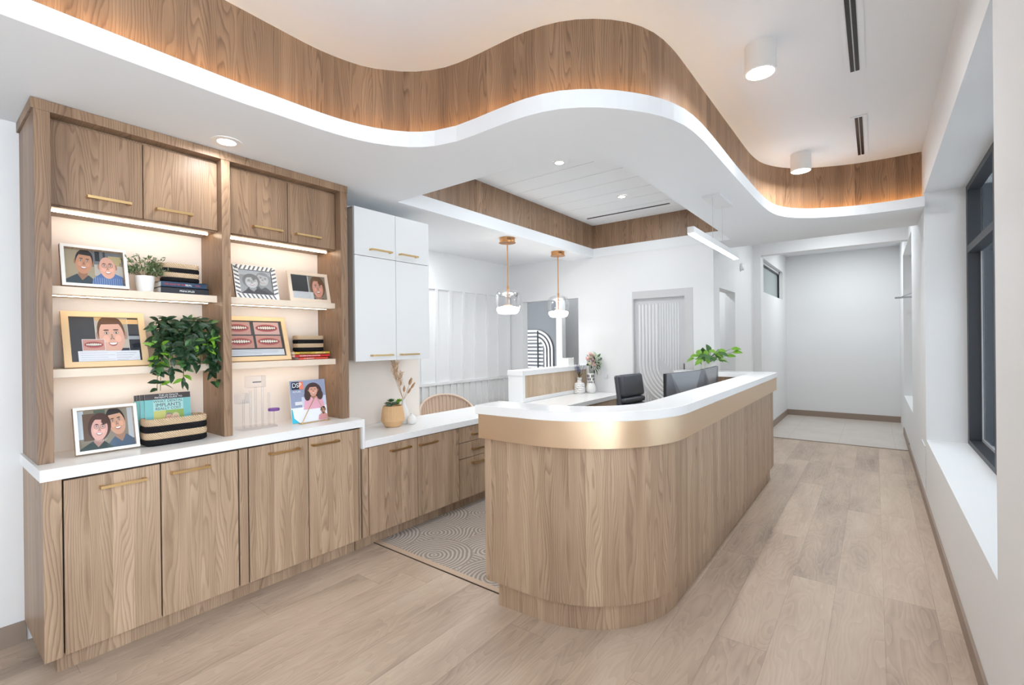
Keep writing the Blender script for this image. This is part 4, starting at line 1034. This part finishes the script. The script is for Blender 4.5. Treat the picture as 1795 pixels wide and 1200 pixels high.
# ---- magazine on a brass triangle stand
t = thing('magazine', 'magazine with a curly haired girl in pink on its cover', 'magazine', M=frameM(-2.925, 1.510, 0.913, 8))
bx('pages', 'paper', t, 0, 0.242, 0, 0.272, -0.008, 0)
a = Art(0.242, 0.272, (150, 158, 184)); a.rect(0, 0, 1, 0.36, (236, 238, 244)); a.rect(0.30, 0.36, 1, 0.60, (206, 210, 226)); a.poly([(0, 0), (0.2, 0), (0.06, 0.12), (0.03, 0.33), (0, 0.33)], (60, 186, 216))
a.ell(0.64, 0.70, 0.25, 0.23, (74, 56, 54)); a.person(0.64, 0.74, 0.135, 0.13, (216, 158, 136), (70, 52, 50), (232, 172, 190), style='short')
a.ell(0.46, 0.62, 0.09, 0.12, (74, 56, 54)); a.ell(0.82, 0.62, 0.09, 0.12, (74, 56, 54))
a.person(0.88, 0.25, 0.07, 0.07, (150, 104, 84), (30, 26, 28), (210, 150, 150)); a.rect(0.1, 0.42, 0.3, 0.5, (220, 220, 226))
a.rect(0.04, 0.79, 0.24, 0.97, (36, 40, 60)); a.rect(0.24, 0.79, 0.36, 0.97, (232, 128, 96))
cv = a.build('cover', t); cv.location = (0, 0, 0.0004)
text('cover_title', 'DSP', 0.042, W_, cv, Matrix.Translation((0.012, 0.228, a.z + 0.0006)), 'LEFT', 0.86)
text('cover_title', 'FUTURE', 0.016, W_, cv, Matrix.Translation((0.014, 0.195, a.z + 0.0006)), 'LEFT', 0.9)
t = thing('magazine_stand', 'thin brass triangle stand holding the magazine with the girl', 'stand', (-2.895, 1.63, 0.9085))
MB().tube([(0, -0.075, 0.004), (0, 0.02, 0.175), (0, 0.115, 0.004), (0, -0.075, 0.004)], 0.0035, 6).build('front_triangle', 'brass', t)
MB().box(-0.075, 0.004, 0.10, 0.118, 0, 0.004).box(-0.075, 0.004, -0.078, -0.06, 0, 0.004).build('foot_bar', 'brass', t, weld=False)

# ---- clear acrylic display
t = thing('acrylic_display', 'clear acrylic display with a purple disc left of the magazine', 'display', (-3.0, 1.31, 0.9085))
bx('base', 'acrylic', t, -0.05, 0.05, -0.09, 0.12, 0, 0.012, bev=0.002)
for y, h in ((-0.06, 0.17), (-0.02, 0.22), (0.01, 0.24), (0.05, 0.24), (0.09, 0.2)): MB().tube([(0, y, 0.012), (0, y, 0.012 + h)], 0.006, 10).build('tube', 'acrylic', t, smooth=60)
bx('top_block', 'acrylic', t, -0.03, 0.03, -0.04, 0.06, 0.25, 0.32, bev=0.002); bx('side_block', 'acrylic', t, -0.03, 0.03, -0.10, -0.04, 0.16, 0.22, bev=0.002)
lab(MB().lathe((0.02, 0.11, 0.095), [(0.0, 0), (0.032, 0.002), (0.034, 0.012), (0.03, 0.018), (0.0, 0.018)], 24).build('disc', 'acrylic_purple', t, smooth=40), 'purple disc'); MB().tube([(0.02, 0.11, 0.012), (0.02, 0.11, 0.096)], 0.004, 8).build('disc_post', 'acrylic', t)
bx('name_plate', 'dark_grey', t, 0.031, 0.032, -0.02, 0.03, 0.28, 0.288)
t = thing('wall_outlet', 'white socket on the niche back panel behind the clear display', 'outlet', (XN, 1.215, 1.085)); bx('plate', 'white_laminate', t, 0, 0.006, -0.04, 0.04, -0.06, 0.06, bev=0.002)
for z in (-0.03, 0.03):
    for y in (-0.012, 0.012): bx('slot', 'plastic_black', t, 0.006, 0.0065, y - 0.002, y + 0.002, z - 0.007, z + 0.007)

# ================================================================== PLANTS
random.seed(7)
def leaf(b, p, d, up, L, W, mt, bend=0.25, n=4):
    d = Vector(d).normalized(); up = Vector(up); s_ = d.cross(up)
    if s_.length < 1e-4: s_ = d.orthogonal()
    s_.normalize(); nrm = s_.cross(d).normalized()
    prof = [(0.0, 0.06), (0.25, 0.8), (0.5, 1.0), (0.78, 0.62), (1.0, 0.0)]
    rows = []
    for u, wd in prof:
        c = Vector(p) + d * L * u - nrm * bend * L * u * u
        rows.append((c - s_ * W * wd / 2 + nrm * W * 0.12 * wd, c, c + s_ * W * wd / 2 + nrm * W * 0.12 * wd))
    for (a, m_, c), (a2, m2, c2) in zip(rows, rows[1:]):
        b.face([a, m_, m2, a2], mt); b.face([m_, c, c2, m2], mt)
def rvec(zb=0.0):
    a = random.uniform(0, 2 * PI); z = random.uniform(-1, 1); r = math.sqrt(1 - z * z); return Vector((r * math.cos(a), r * math.sin(a), z + zb))
# small grey-green plant in a fluted white pot
t = thing('potted_plant', 'small wispy grey-green plant in a white fluted pot on the top left shelf', 'potted plant', (-3.04, 0.786, 1.6975))
MB().lathe((0, 0, 0), [(0.032, 0), (0.036, 0.01), (0.044, 0.088), (0.041, 0.088), (0.036, 0.08), (0.0, 0.078)], 18).build('pot', 'ceramic', t, smooth=20)
bl = MB(); bs = MB()
for k in range(46):
    d = Vector((random.uniform(-.5, .6), random.uniform(-1, 1), random.uniform(0.5, 1.3))).normalized(); L = random.uniform(0.08, 0.145)
    q = Vector((0, 0, 0.08)) + Vector((d.x, d.y, 0)) * 0.02; pts = [q + d * L * u + Vector((0, 0, -0.03 * u * u * abs(d.y))) for u in (0, .35, .7, 1)]
    bs.tube(pts, 0.0009, 4)
    for j in range(10):
        u = random.uniform(0.3, 1); leaf(bl, q + d * L * u + Vector((0, 0, -0.03 * u * u * abs(d.y))), d * 0.5 + rvec() * 0.9, rvec(), random.uniform(0.016, 0.026), 0.008, random.choice(['leaf_sage', 'leaf_sage', 'leaf_mid']))
bl.build('leaves', None, t, weld=False); bs.build('stems', 'stem', t, weld=False)
# trailing dark vine
t = thing('potted_vine', 'trailing dark green vine spilling from the middle shelf by the centre post', 'potted plant', (-3.02, 0.955, 1.3165))
MB().lathe((0, 0, 0), [(0.034, 0), (0.042, 0.055), (0.046, 0.055), (0.046, 0.07), (0.04, 0.07), (0.038, 0.065), (0.0, 0.063)], 24).build('pot', 'terracotta', t, smooth=30)
bl = MB(); bs = MB()
for k in range(62):
    a = random.uniform(-PI, PI); out = Vector((max(-0.4, math.cos(a)) * 0.075 + 0.03, math.sin(a) * 0.125 - 0.012, 0)); up = random.uniform(0.03, 0.17); drop = random.choice([0.0, 0.0, 0.04, 0.09, 0.16]) if math.cos(a) > -0.1 else 0
    q0 = Vector((0, 0, 0.08)); q1 = q0 + out * 0.5 + Vector((0, 0, up)); q2 = q1 + out * 0.6 + Vector((0.0, 0, -0.02)); pts = [q0, q0.lerp(q1, 0.6) + Vector((0, 0, 0.02)), q1, q2]
    if drop: q2.x = max(q2.x, 0.085); pts += [q2 + Vector((0.01, 0, -drop * 0.5 - up * 0.5)), Vector((max(q2.x, 0.09), q2.y * 1.02, 0.03 - drop))]
    bs.tube(pts, 0.0014, 5)
    for i in range(len(pts) - 1):
        for j in range(5 if i else 2):
            u = random.random(); q = pts[i].lerp(pts[i + 1], u)
            d = Vector((random.uniform(0.0, 0.9), random.uniform(-1, 1), random.uniform(-0.9, 0.5))); q = q + Vector((0.004, 0, 0))
            if q.x < -0.05: d.x = abs(d.x)
            if q.y > 0.10: d.y = -abs(d.y) * 0.5
            leaf(bl, q, d, Vector((0.7, 0, 0.7)) + rvec() * 0.5, random.uniform(0.045, 0.068), random.uniform(0.020, 0.030), random.choice(['leaf_dark'] * 9 + ['leaf_mid'] if i < 3 else ['leaf_dark'] * 5 + ['leaf_mid', 'leaf_bright']))
bl.build('leaves', None, t, weld=False); bs.build('stems', 'stem', t, weld=False)
# succulents in a ribbed terracotta planter
t = thing('succulent_planter', 'round ribbed tan planter with succulents on the low counter', 'potted plant', (-3.03, 2.375, 0.7605))
b = MB(); b.lathe((0, 0, 0), [(0.052, 0), (0.062, 0.004), (0.092, 0.05), (0.091, 0.058)], 40); b.build('lower_bowl', 'terracotta', t, smooth=30)
b = MB(); n = 44
prof = [(0.092, 0.058), (0.088, 0.10), (0.078, 0.15), (0.073, 0.165)]
for (r0, z0), (r1, z1) in zip(prof, prof[1:]):
    for k in range(n * 2):
        a, a2 = PI * k / n, PI * (k + 1) / n; e0 = -0.0025 if k % 2 else 0; e1 = -0.0025 if (k + 1) % 2 else 0
        b.face([((r0 + e0) * math.cos(a), (r0 + e0) * math.sin(a), z0), ((r0 + e1) * math.cos(a2), (r0 + e1) * math.sin(a2), z0), ((r1 + e1) * math.cos(a2), (r1 + e1) * math.sin(a2), z1), ((r1 + e0) * math.cos(a), (r1 + e0) * math.sin(a), z1)])
b.lathe((0, 0, 0), [(0.073, 0.165), (0.067, 0.165), (0.063, 0.15), (0.0, 0.148)], 40, cap=False)
b.build('ribbed_bowl', 'terracotta', t, weld=False)
def rosette(name, mt, c, R, rings=4):
    b = MB()
    for k in range(rings):
        for j in range(7):
            a = 2 * PI * j / 7 + k * 0.5; el = 0.25 + 0.32 * k
            d = Vector((math.cos(a) * math.cos(el), math.sin(a) * math.cos(el), math.sin(el))); leaf(b, Vector(c) + d * 0.004, d, (0, 0, 1), R * (1 - 0.15 * k), R * 0.5, mt, -0.25)
    return b
for k, (c, R, mt) in enumerate((((0.005, -0.035, 0.155), 0.038, 'succulent_blue'), ((0.02, -0.005, 0.17), 0.036, 'succulent_blue'), ((0.0, 0.035, 0.165), 0.04, 'leaf_bright'), ((0.03, 0.04, 0.19), 0.034, 'leaf_bright'), ((-0.02, 0.0, 0.19), 0.036, 'leaf_mid'), ((-0.02, -0.03, 0.17), 0.036, 'leaf_sage'))):
    rosette('succulent', mt, c, R).build('succulent', mt, t, weld=False)
for q in ((0.0, 0.03, 0.15, 0.03, 0.2), (-0.02, 0.01, 0.15, -0.02, 0.2)):
    pass
# white bottle vase with pampas
t = thing('dried_grass_vase', 'matte white bottle vase holding pampas and bunny tails', 'vase', (-3.07, 2.515, 0.7605))
MB().lathe((0, 0, 0), [(0.032, 0), (0.044, 0.02), (0.046, 0.06), (0.038, 0.11), (0.02, 0.15), (0.014, 0.17), (0.014, 0.19), (0.018, 0.20), (0.013, 0.20)], 28).build('vase', 'ceramic', t, smooth=50)
bs = MB(); bt = MB(); bp = MB()
def plume(b, pts, r, mt, m=70, L=0.014):
    for k in range(m):
        u = random.random(); i = min(int(u * (len(pts) - 1)), len(pts) - 2); f_ = u * (len(pts) - 1) - i; q = pts[i].lerp(pts[i + 1], f_); d = (pts[-1] - pts[0]).normalized()
        leaf(b, q + rvec() * r * 0.3, d + rvec() * 0.6, rvec(), L * random.uniform(.6, 1.4), 0.003, mt)
for (dy, dz, dx) in ((-0.075, 0.30, 0.02), (-0.095, 0.36, 0.0), (-0.045, 0.22, 0.03), (-0.11, 0.31, 0.01)):
    base = Vector((0, 0, 0.19)); tip = Vector((dx, dy, 0.19 + dz)); pts = [base.lerp(tip, u) + Vector((0, -0.02 * math.sin(u * PI), 0)) for u in (0, .3, .5, .75, 1)]
    bs.tube(pts, 0.0012, 5); plume(bp, pts[2:], 0.035, 'pampas', 150, 0.03)
for (dy, dz, dx) in ((0.075, 0.17, 0.02), (0.095, 0.135, 0.03), (0.05, 0.10, 0.04), (0.10, 0.17, -0.02), (-0.03, 0.12, 0.05)):
    base = Vector((0, 0, 0.19)); tip = Vector((dx, dy, 0.19 + dz)); d = (tip - base).normalized(); bs.tube([base, tip - d * 0.05], 0.001, 5)
    ax = [tip - d * 0.055 + d * 0.055 * u for u in (0, .2, .5, .8, 1)]; bt.tube(ax, [0.003, 0.0085, 0.010, 0.0075, 0.002], 8, 'dried')
    plume(bt, ax, 0.01, 'dried', 60, 0.008)
bs.build('stems', 'dried', t, weld=False); bp.build('pampas_plumes', 'pampas', t, weld=False); bt.build('bunny_tails', 'dried', t, weld=False)
t = thing('bud_vase', 'tiny round white bud vase in front of the pampas vase', 'vase', (-2.985, 2.53, 0.7605))
MB().lathe((0, 0, 0), [(0.022, 0), (0.036, 0.014), (0.040, 0.036), (0.032, 0.06), (0.012, 0.076), (0.007, 0.084), (0.009, 0.090), (0.005, 0.09)], 28).build('vase', 'ceramic', t, smooth=50)
# lavender vase
t = thing('lavender_vase', 'marbled white vase with lavender on the low counter', 'vase', (-2.955, 5.22, 0.7605))
MB().lathe((0, 0, 0), [(0.06, 0), (0.068, 0.01), (0.068, 0.115), (0.06, 0.128), (0.03, 0.14), (0.026, 0.16), (0.03, 0.195), (0.034, 0.20), (0.028, 0.198)], 28).build('vase', 'marble', t, smooth=35)
bs = MB(); bf = MB()
for k in range(16):
    d = Vector((random.uniform(-.5, .5), random.uniform(-1, .7), 1.3)).normalized(); L = random.uniform(0.12, 0.2); q = Vector((0, 0, 0.19)); bs.tube([q, q + d * L], 0.0016, 4)
    for j in range(16): leaf(bf, q + d * L * random.uniform(0.45, 1), d + rvec() * 0.8, rvec(), 0.014, 0.006, 'lavender')
for k in range(14): leaf(bs, Vector((0, 0, 0.19)), Vector((random.uniform(-.5, .5), random.uniform(-.6, .6), 1)), rvec(), 0.09, 0.009, 'stem')
bs.build('stems', 'leaf_sage', t, weld=False); bf.build('lavender_spikes', 'lavender', t, weld=False)
# lattice vase and bouquet
t = thing('flower_vase', 'white vase with a dark lattice neck holding pink roses and white hydrangea', 'vase', (-2.86, 5.34, 0.7605))
MB().lathe((0, 0, 0), [(0.045, 0), (0.064, 0.025), (0.066, 0.055), (0.055, 0.10), (0.046, 0.12), (0.046, 0.23), (0.05, 0.25), (0.044, 0.25)], 28).build('vase', 'ceramic', t, smooth=50)
b = MB()
for k in range(16):
    for j, (z0, z1) in enumerate(((0.125, 0.15), (0.156, 0.19), (0.196, 0.232))):
        if (k + j) % 4 == 3: continue
        a = 2 * PI * k / 16; b.box(0.0455, 0.0475, -0.0055, 0.0055, z0 + 0.004 * (k % 2), z1, M=Matrix.Rotation(a, 4, 'Z'))
b.build('lattice_openings', 'plastic_black', t, weld=False)
bf = MB(); bl = MB(); bs = MB()
def rose(c, R, mt):
    c = Vector(c)
    for k in range(4):
        for j in range(6):
            a = 2 * PI * j / 6 + k * 0.7; el = 0.1 + 0.36 * k; d = Vector((math.cos(a) * math.cos(el), math.sin(a) * math.cos(el), math.sin(el)))
            d = Matrix.Rotation(math.radians(50), 3, 'Y') @ d; leaf(bf, c, d, (0.5, 0, 1), R, R * 1.0, mt, -0.5)
    bs.tube([(0, 0, 0.2), c], 0.002, 5)
def dome(c, R, mt, n=170):
    c = Vector(c)
    for k in range(n):
        d = rvec(); leaf(bf, c + d * R * 0.9, d.orthogonal() + rvec() * 0.5, d, 0.018, 0.016, mt, 0.1)
    bs.tube([(0, 0, 0.2), c], 0.003, 5)
for c, R, mt in (((0.03, -0.02, 0.40), 0.042, 'petal_pink'), ((0.0, -0.10, 0.42), 0.04, 'petal_pink'), ((0.02, -0.06, 0.48), 0.036, 'petal_pink'), ((0.03, -0.09, 0.36), 0.036, 'petal_cream'), ((0.03, 0.0, 0.46), 0.038, 'petal_cream'), ((0.01, -0.05, 0.44), 0.038, 'petal_cream'), ((0.05, -0.02, 0.345), 0.04, 'petal_pink')): rose(c, R, mt)
for c in ((0.03, 0.10, 0.43), (0.02, 0.15, 0.38), (0.05, 0.11, 0.35), (0.0, 0.06, 0.47)): dome(c, 0.055, 'petal_white', 90)
for k in range(40):
    d = Vector((random.uniform(-.2, 1), random.uniform(-1, 1), random.uniform(-.6, 1))); leaf(bl, Vector((0.0, 0.03, 0.37)) + d.normalized() * random.uniform(0.03, 0.11), d, (1, 0, 1), 0.06, 0.028, random.choice(['leaf_dark', 'leaf_dark', 'leaf_mid']))
bf.build('blossoms', None, t, weld=False); bl.build('leaves', None, t, weld=False); bs.build('stems', 'leaf_dark', t, weld=False)
# scalloped box on the half wall
t = thing('planter_box', 'small white scalloped planter on the half wall in front of the doorway', 'planter', (-3.12, 5.22, 1.1055))
b = MB(); n = 40
def sc_(k, s_): 
    a = 2 * PI * k / n; r = s_ * (1 + 0.05 * math.cos(a * 10)); return (0.05 * r * abs(math.cos(a)) ** .5 * math.copysign(1, math.cos(a)), 0.085 * r * abs(math.sin(a)) ** .5 * math.copysign(1, math.sin(a)))
for k in range(n):
    p, q = sc_(k, 1), sc_(k + 1, 1); pi_, qi = sc_(k, .88), sc_(k + 1, .88); zt, zt2 = 0.095 + 0.006 * math.cos(2 * PI * k / n * 10), 0.095 + 0.006 * math.cos(2 * PI * (k + 1) / n * 10)
    b.face([(*p, 0), (*q, 0), (*q, zt2), (*p, zt)]); b.face([(*p, zt), (*q, zt2), (*qi, zt2), (*pi_, zt)]); b.face([(*qi, 0.02), (*pi_, 0.02), (*pi_, zt), (*qi, zt2)]); b.face([(0, 0, 0.02), (*pi_, 0.02), (*qi, 0.02)]); b.face([(0, 0, 0), (*q, 0), (*p, 0)])
b.build('bowl', 'ceramic', t, smooth=30)
# pothos on the far end of the desk
t = thing('pothos_plant', 'bright green pothos in a white pot at the far end of the desk', 'potted plant', (-1.42, 5.32, 1.082))
MB().lathe((0, 0, 0), [(0.05, 0), (0.06, 0.005), (0.075, 0.10), (0.07, 0.10), (0.065, 0.09), (0.0, 0.088)], 32).build('pot', 'ceramic', t, smooth=40)
bl = MB(); bs = MB()
for k in range(30):
    d = Vector((random.uniform(-.7, .9), random.uniform(-1, 1), random.uniform(0.1, 1.2))).normalized(); L = random.uniform(0.10, 0.20); q = Vector((0, 0, 0.09)); e = q + d * L
    if e.y > .1: e.y = .1
    bs.tube([q, q.lerp(e, .5) + Vector((0, 0, 0.02)), e], 0.002, 5)
    leaf(bl, e, Vector((d.x, d.y * .6, -0.25)) + rvec() * 0.5, (0.2, -0.5, 0.8), random.uniform(0.08, 0.11), random.uniform(0.055, 0.072), random.choice(['leaf_bright', 'leaf_bright', 'leaf_mid']), 0.3)
for e in ((0.24, -0.02, 0.20), (0.22, 0.0, 0.235), (0.17, 0.0, 0.16)):
    e = Vector(e); bs.tube([(0, 0, 0.09), e * 0.5 + Vector((0, 0, 0.07)), e], 0.002, 5); leaf(bl, e, (1, 0, 0.1), (0, -0.6, 0.8), 0.10, 0.062, 'leaf_bright', 0.2)
bl.build('leaves', None, t, weld=False); bs.build('stems', 'leaf_mid', t, weld=False)
